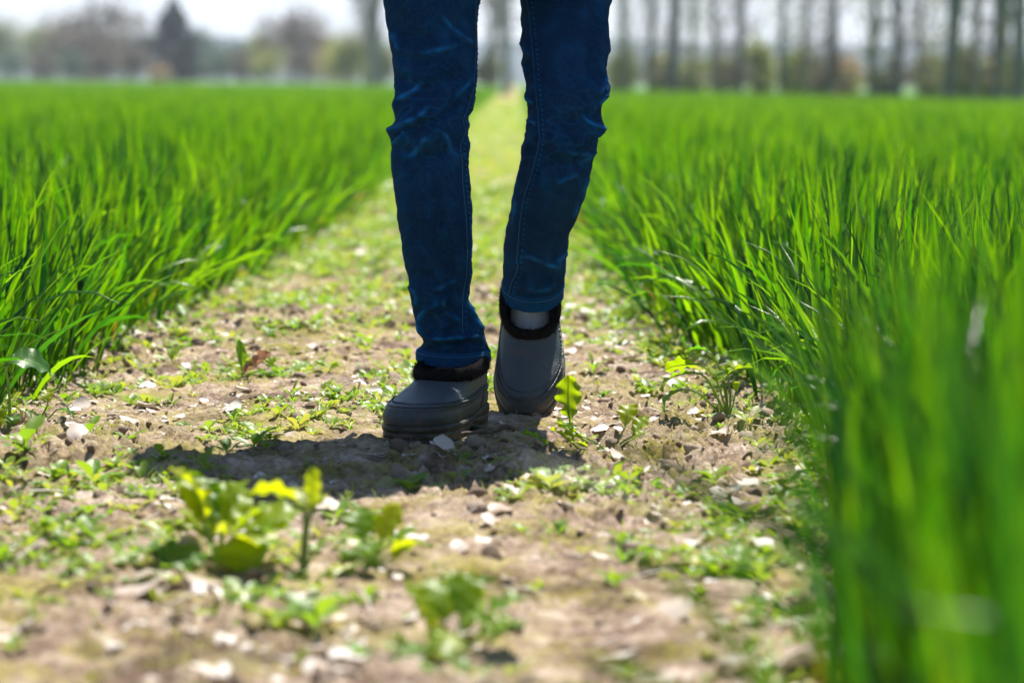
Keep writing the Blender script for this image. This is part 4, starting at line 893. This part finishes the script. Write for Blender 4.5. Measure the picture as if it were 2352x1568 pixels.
for q in range(8):
    m_ = kk == q; emit(bf, RB[q], x[m_], y[m_], z[m_] - 0.001, rng.uniform(0, 6.3, m_.sum()), rng.uniform(0.5, 1.5, m_.sum()) * (1 + 0.04 * y[m_]), np.clip(rng.normal(0.6, 0.25, m_.sum()), 0, 1))
x, y = scatter_track(26000, 13, 75, 1.3); k = rng.random(len(x)) < 0.32; x, y = x[k], y[k]; z = H(x, y); kk = rng.integers(0, 8, len(x))
for q in range(8):
    m_ = kk == q; emit(bf, RB[q], x[m_], y[m_], z[m_], rng.uniform(0, 6.3, m_.sum()), rng.uniform(0.8, 2.2, m_.sum()) * (1 + 0.03 * y[m_]), np.clip(rng.normal(0.72, 0.2, m_.sum()), 0, 1))
o = bf.build('ground_cover', MAT['cover']); tag(o, 'low green seedlings and weeds covering the track', 'ground cover', kind='stuff')
# moss-like fine strands
bf = Buf(); x, y = scatter_track(60000, 2.0, 13, 0.8); mk = sstep(0.05, 0.4, fbm(x * 4.1 + 9, y * 2.4, 3, 201)); k = rng.random(len(x)) < mk * 0.5; x, y = x[k], y[k]; N = len(x)
blades(bf, x, y, H(x, y) - 0.001, rng.uniform(0.006, 0.020, N), rng.uniform(0.0012, 0.0024, N), rng.uniform(-3.14, 3.14, N), rng.uniform(0.1, 1.0, N), rng.uniform(0, 1, N), 2, False, rng.random(N))
o = bf.build('moss', MAT['moss']); tag(o, 'fine yellow-green moss and grass strands on the soil', 'moss', kind='stuff')
# dry litter
def chip(seed):
    V, f = leaf_mesh(1, 0.5 + 0.4 * random.random(), 0.2 * random.random(), 2, random.uniform(-0.8, 0.8), random.uniform(-0.3, 0.4), 0.0, 0.05, seed=seed, nu=6, nw=3); V[:, 1] -= 0.5; return V, f
def straw(seed):
    V, f, _ = tube([(0, -0.5, 0), (0.03 * random.uniform(-1, 1), 0, 0.02), (0, 0.5, 0)], 0.02, 4, cap=False); return V, f
bf = Buf(); x, y = scatter_track(26000, 1.9, 16, 0.85); lit = 0.15 + 1.1 * sstep(-0.1, 0.35, fbm(x * 2.2 + 20, y * 1.8, 3, 333)) + 0.35 * (x > 0.1); k = rng.random(len(x)) < lit * 0.60 * np.interp(y, [6, 9, 16], [1, 0.5, 0.3]); x, y = x[k], y[k]; kk = rng.integers(0, 10, len(x)); print('litter', len(x))
for q in range(10):
    m_ = kk == q; n_ = m_.sum(); tm = chip(q) if q < 7 else straw(q)
    sc = np.clip(rng.lognormal(math.log(0.0145), 0.6, n_), 0.005, 0.055) * np.interp(y[m_], [2, 4, 5], [1.5, 1.15, 1]) * (1.0 if q < 7 else 1.3)
    emit(bf, tm, x[m_], y[m_], H(x[m_], y[m_]) + 0.002 + sc * 0.08, rng.uniform(0, 6.3, n_), sc, np.clip(rng.normal(0.78, 0.25, n_), 0, 1), 0.16)
o = bf.build('leaf_litter', MAT['litter']); tag(o, 'pale dry leaf scraps and straw strewn over the track', 'leaf litter', kind='stuff')
def rock(seed):
    import bmesh
    bm = bmesh.new(); bmesh.ops.create_icosphere(bm, subdivisions=2, radius=0.5); V = np.array([v.co[:] for v in bm.verts]); F = np.array([[v.index for v in f.verts] for f in bm.faces]); bm.free()
    n_ = perlin(V[:, 0] * 2.6 + seed, V[:, 1] * 2.6 + V[:, 2] * 1.7, seed) * 0.35 + perlin(V[:, 0] * 6 + V[:, 2] * 5, V[:, 1] * 6 + seed, seed + 3) * 0.2
    V = V * (1 + n_)[:, None]; V[:, 2] *= 0.65; return V, F
bf = Buf(); x, y = scatter_track(13000, 1.9, 14, 0.8); cd = sstep(0.0, 0.5, fbm(x * 1.9 + 3, y * 1.1 + 2, 2, 21)) + 0.25 + 1.5 * np.exp(-((x + 0.5) ** 2 + (y - 6.4) ** 2) / 0.1); k = rng.random(len(x)) < cd * 0.7; x, y = x[k], y[k]; kk = rng.integers(0, 6, len(x)); print('clods', len(x))
for q in range(6):
    m_ = kk == q; n_ = m_.sum(); sc = np.clip(rng.lognormal(math.log(0.0085), 0.6, n_), 0.003, 0.032)
    sc = np.where(np.hypot(x[m_] + 0.11, y[m_] - 4.58) < 0.2, np.minimum(sc, 0.005), sc)
    emit(bf, rock(q), x[m_], y[m_], H(x[m_], y[m_]) + sc * 0.12, rng.uniform(0, 6.3, n_), sc, rng.random(n_), 0.3)
o = bf.build('soil_clods', MAT['clod']); tag(o, 'crumbled brown soil clods on the track', 'soil clods', kind='stuff')

# ------------------------------------------------------------------ trees beyond the field
def crown_cards(b, c, rad, N, size, K=22, spread=0.33, shell=0.75, elong=1.0):
    c = np.array(c); rad = np.array(rad)
    d = rng.normal(0, 1, (K, 3)); d /= np.linalg.norm(d, axis=1)[:, None]; cl = c + d * rad * (shell * rng.random((K, 1)) ** 0.45)
    i = rng.integers(0, K, N); s_ = rng.uniform(0.6, 1.25, K)[i][:, None]
    p = cl[i] + rng.normal(0, 1, (N, 3)) * rad * spread * s_
    u = rng.normal(0, 1, (N, 3)); u /= np.linalg.norm(u, axis=1)[:, None]; u[:, 2] *= elong; w = np.cross(u, rng.normal(0, 1, (N, 3))); w /= np.linalg.norm(w, axis=1)[:, None] + 1e-9
    sz = size * rng.uniform(0.6, 1.4, (N, 1))
    V = np.stack([p - u * sz, p + w * sz * 0.5, p + u * sz, p - w * sz * 0.5], 1)
    b.add(V, np.arange(N * 4).reshape(-1, 4), np.repeat(np.clip(rng.normal(0.5, 0.2, K)[i] + rng.normal(0, 0.15, N), 0, 1), 4))
def branches(b, base, H_, r0, n, ang, curve, start=0.2, sub=3, seg=5):
    base = np.array(base); lean = np.array((random.uniform(-.045, .045), random.uniform(-.03, .03), 1)) * H_
    zz = np.linspace(0, 1, 14); T = base + zz[:, None] * lean + np.stack([0.012 * H_ * np.sin(zz * 5 + base[0]), 0.01 * H_ * np.cos(zz * 4), zz * 0], -1) * zz[:, None]
    addtube(b, T, r0 * (1 - zz) ** 0.8 + 0.01, 9)
    for k in range(n):
        q = start + (1 - start) * (k + random.random()) / n * 0.95; p = np.array([np.interp(q, zz, T[:, c]) for c in range(3)])
        L = H_ * (0.32 * (1 - q) + 0.10) * random.uniform(0.6, 1.2); a = random.uniform(0, 6.28); e = R(ang + random.uniform(-8, 8)); dirv = np.array((math.cos(a) * math.sin(e), math.sin(a) * math.sin(e), math.cos(e)))
        mid = p + dirv * L * 0.5; end = mid + (dirv + np.array((0, 0, curve))) / np.linalg.norm(dirv + np.array((0, 0, curve))) * L * 0.5
        Pb = spline([p, mid, end], 7); rr = r0 * 0.30 * (1 - q * 0.7); addtube(b, Pb, np.linspace(rr, rr * 0.15, 7), seg)
        for j in range(sub):
            t_ = random.uniform(0.3, 0.95); s0 = Pb[int(t_ * 6)]; d2 = dirv + np.array([random.gauss(0, 0.45) for _ in range(3)]) * math.sin(R(ang) + 0.3); d2 /= np.linalg.norm(d2)
            addtube(b, [s0, s0 + d2 * L * 0.18, s0 + (d2 + (0, 0, curve * 0.5)) * L * 0.36], [rr * 0.35, rr * 0.25, rr * 0.08], 4)
    return T
def gx(px, D): return at(px, 200, D)[0]
ORD = ['first', 'second', 'third', 'fourth', 'fifth', 'sixth', 'seventh', 'eighth', 'ninth', 'tenth', 'eleventh', 'twelfth', 'thirteenth', 'fourteenth', 'fifteenth', 'sixteenth']
POP = [(2345, 55, .24), (2300, 57, .30), (2235, 61, .15), (2180, 60, .26), (2115, 68, .09), (2065, 63, .19), (2000, 66, .17), (1905, 66, .19), (1850, 74, .15), (1795, 72, .14), (1700, 72, .19), (1645, 82, .12), (1590, 84, .10), (1545, 76, .27), (1490, 86, .15), (1430, 84, .17)]
for i, (px, D, r0) in enumerate(POP):
    x_ = gx(px, D); e = empty('poplar_tree', (x_, D, 0), '%s %s bare poplar from the right picture edge, beyond the wheat' % (ORD[i], 'thick' if r0 > .22 else 'slim' if r0 < .14 else 'tall'), 'tree', 'poplars in a row behind the field')
    b = Buf(); T = branches(b, (0, 0, -0.1), random.uniform(15, 19), r0 * 0.56, 34, 8, 0.3, 0.05, 2); b.build('trunk', MAT['bark'], e)
    b = Buf(); N = 1900; q = rng.random(N) ** 1.3; p = np.stack([rng.normal(0, 0.30, N), rng.normal(0, 0.30, N), 0.6 + q * 13], -1); u = rng.normal(0, 1, (N, 3)); u[:, 2] += 0.8; u /= np.linalg.norm(u, axis=1)[:, None]; w_ = np.cross(u, rng.normal(0, 1, (N, 3))); w_ /= np.linalg.norm(w_, axis=1)[:, None]
    V = np.stack([p - u * .10, p + w_ * .022, p + u * .10, p - w_ * .022], 1); b.add(V, np.arange(N * 4).reshape(-1, 4), np.repeat(rng.random(N), 4)); b.build('crown', MAT['t_twig'] if i % 3 else MAT['t_olive'], e)
for px, D, r0, lab in ((1130, 130, .16, 'slim bare poplar seen between the two legs, left one'), (1165, 122, .2, 'slim bare poplar seen between the two legs, right one'), (862, 140, .26, 'bare poplar directly left of the jeans'), (838, 165, .14, 'thin grey poplar second left of the jeans')):
    e = empty('poplar_tree', (gx(px, D), D, 0), lab, 'tree', 'poplars in a row behind the field'); b = Buf(); branches(b, (0, 0, -0.1), 18, r0, 46, 14, 0.5, 0.04, 3); b.build('trunk', MAT['bark'], e)
    b = Buf(); crown_cards(b, (0, 0, 9), (1.2, 1.2, 8), 1500, .12, 30); b.build('crown', MAT['t_twig'], e)
def pxh(py, D): return CAM_H + (188 - py) / (FPX / D)
def tree(name, px, wpx, top, D, mat, label, N=3200, bot=None, bare=False, cat='tree', shell=0.7, group=None, size=None):
    mpp = D / FPX; w_ = wpx * mpp * 1.35; ht = (188 - top) * mpp * 1.12 + CAM_H; b0 = 0.02 if bot is None else bot
    e = empty(name, (gx(px, D), D, 0), label, cat, group); b = Buf()
    branches(b, (0, 0, -0.1), ht * 0.95, 0.028 * ht, 26 if bare else 16, 34 if bare else 45, 0.4, 0.10, 6 if bare else 2); b.build('trunk', MAT['bark'], e)
    b = Buf(); crown_cards(b, (0, 0, ht * (0.5 + b0 / 2)), (w_ / 2 * .8, w_ / 2 * .8, ht * (0.5 - b0 / 2) * .8), N, size or max(0.10, w_ * 0.022), K=24, spread=0.30, shell=shell); b.build('crown', MAT[mat], e); return e
tree('leafy_tree', 5, 110, 40, 235, 't_olive', 'olive-green tree cut by the left picture edge')
tree('leafy_tree', 95, 150, 62, 240, 't_olive', 'rounded grey-olive tree, second from the left edge')
tree('bare_tree', 215, 210, 8, 225, 't_twig', 'tall spreading bare tree left of the dark evergreen, top against the sky', 2200, bare=True, shell=0.9)
tree('bare_tree', 190, 190, 70, 215, 't_twig', 'dense low grey-brown tree below the tall spreading bare one', 4200, bot=0.0)
tree('bare_tree', 290, 120, 68, 230, 't_twig', 'brownish bare tree touching the left side of the dark evergreen', 2600, bot=0.0)
def evergreen(px, wpx, top, D, mat, label, lean=0):
    mpp = D / FPX; ht = (188 - top) * mpp * 1.08 + CAM_H; w_ = wpx * mpp * 1.6; e = empty('evergreen_tree', (gx(px, D), D, 0), label, 'tree'); b = Buf(); addtube(b, [(0, 0, -0.1), (0, 0, ht * .5), (0, 0, ht * .97)], [.03 * ht, .02 * ht, .005], 9); b.build('trunk', MAT['bark'], e)
    b = Buf()
    for k in range(46):
        q = random.random() ** 0.9; z_ = ht * (0.12 + 0.86 * q); rr = w_ / 2 * (1.0 - q) ** 0.75 * random.uniform(0.35, 1.0) * (0.75 if q < .1 else 1); a = random.uniform(0, 6.28)
        crown_cards(b, (rr * .6 * math.cos(a) + lean * w_ * (1 - q), rr * .6 * math.sin(a), z_), (rr * .5 + .12, rr * .5 + .12, ht * .055), 260, ht * .024, 4, 0.5)
    b.build('crown', MAT[mat], e)
evergreen(395, 165, 26, 205, 't_dark', 'dark blue-green pointed evergreen, the darkest tree on the left')
evergreen(440, 90, 90, 203, 't_dark', 'low dark evergreen shoulder on the right side of the pointed one')
tree('leafy_tree', 470, 80, 60, 240, 't_teal', 'pale teal tree just right of the dark evergreen')
tree('leafy_tree', 545, 110, 92, 250, 't_teal', 'low grey-green tree between the evergreen and the brown bare tree')
tree('leafy_tree', 592, 60, 80, 235, 't_spring', 'small yellowish tree left of the brown bare tree')
tree('bare_tree', 675, 175, 28, 190, 't_twig', 'brown-grey bare tree midway between the evergreen and the jeans', 3000, bare=True)
tree('leafy_tree', 745, 80, 78, 195, 't_tan', 'tan-leaved tree right of the brown bare tree', 2000)
tree('leafy_tree', 800, 120, 62, 165, 't_spring', 'yellow-green bushy tree closest to the left side of the jeans', bot=0.0)
tree('bush', 368, 55, 150, 200, 't_tan', 'small orange-tan bush at the foot of the dark evergreen', 900, 0, cat='bush')
tree('bush', 880, 70, 90, 150, 't_olive', 'olive bush touching the left leg of the jeans', 1600, 0, cat='bush')
BU = [(1120, 60, 118, 128, 't_olive', 'greyish bush framed between the two legs'), (1425, 70, 112, 92, 't_olive', 'olive bush next to the right leg'), (1515, 60, 122, 96, 't_spring', 'yellow-green bush left of the thick middle poplar'), (1590, 60, 130, 94, 't_spring', 'yellow-green bush right of the thick middle poplar'),
      (1660, 90, 110, 98, 't_olive', 'olive bush behind the eleventh and twelfth poplars'), (1745, 80, 88, 88, 't_spring', 'brightest yellow bush in the middle of the poplar row'), (1825, 70, 110, 90, 't_spring', 'yellow-green bush right of the brightest one'), (1880, 70, 118, 92, 't_olive', 'dull green bush at the seventh and eighth poplars'),
      (1945, 70, 126, 90, 't_tan', 'tan bush in the middle of the poplar row'), (2040, 60, 150, 90, 't_teal', 'low bluish bush behind the sixth poplar'), (2135, 80, 112, 84, 't_olive', 'olive bush left of the fourth poplar'), (2215, 90, 98, 80, 't_olive', 'dark olive bush right of the fourth poplar'), (2275, 60, 128, 78, 't_spring', 'yellowish bush left of the second poplar'), (2335, 80, 104, 76, 't_olive', 'olive bush at the right picture edge')]
for px, w_, top, D, m_, lab in BU: tree('bush', px, w_, top, D, m_, lab, 1800, 0, cat='bush', group='bushes behind the poplar row')

for k, (px, w_, top, m_) in enumerate([(30, 90, 118, 't_teal'), (100, 90, 122, 't_twig'), (165, 90, 112, 't_teal'), (245, 100, 116, 't_twig'), (310, 80, 110, 't_twig'), (500, 90, 118, 't_teal'), (560, 80, 108, 't_twig'), (620, 90, 104, 't_spring'), (700, 100, 100, 't_twig'), (770, 90, 106, 't_tan'), (835, 90, 84, 't_olive')]):
    tree('bush', px, w_, top, 200 - k * 2, m_, '%s low hedge bush from the left picture edge, at the foot of the far trees' % ORD[k], 1300, 0, cat='bush', group='hedge bushes under the far left trees')
# ------------------------------------------------------------------ far wooded ridge and air
xs_ = np.linspace(-1200, 1200, 420); prof = 15.5 + 2.2 * fbm(xs_ / 160, 0.5, 4, 5) + 1.2 * fbm(xs_ / 12, 1.5, 3, 6); rows = []
for q, hh in ((0, -0.3), (0.15, 0.45), (0.4, 0.85), (0.7, 1.0), (1.2, 0.9), (2, -0.02)):
    rows.append(np.stack([xs_, 980 + q * 120 + 12 * perlin(xs_ / 60, q * 3, 8), prof * hh + (hh > 0.3) * 0.8 * perlin(xs_ / 7, q * 9, 4)], -1))
b = Buf(); b.add(np.array(rows), grid_faces(6, 420), 0.5); o = b.build('hills', MAT['hill']); tag(o, kind='structure')
import bmesh
bm = bmesh.new(); bmesh.ops.create_cube(bm, size=1); bmesh.ops.scale(bm, vec=(2700, 1760, 52), verts=bm.verts); bmesh.ops.translate(bm, vec=(0, 790, 20), verts=bm.verts)
me = bpy.data.meshes.new('haze'); bm.to_mesh(me); bm.free(); hz = bpy.data.objects.new('haze', me); COL.objects.link(hz); tag(hz, kind='stuff')
mt = bpy.data.materials.new('air_haze'); mt.use_nodes = True; mt.node_tree.nodes.clear(); ou = mt.node_tree.nodes.new('ShaderNodeOutputMaterial'); pv = mt.node_tree.nodes.new('ShaderNodeVolumePrincipled')
pv.inputs['Color'].default_value = (0.80, 0.88, 1, 1); pv.inputs['Density'].default_value = 0.00055; pv.inputs['Anisotropy'].default_value = 0.3
mt.node_tree.links.new(pv.outputs[0], ou.inputs['Volume']); me.materials.append(mt)
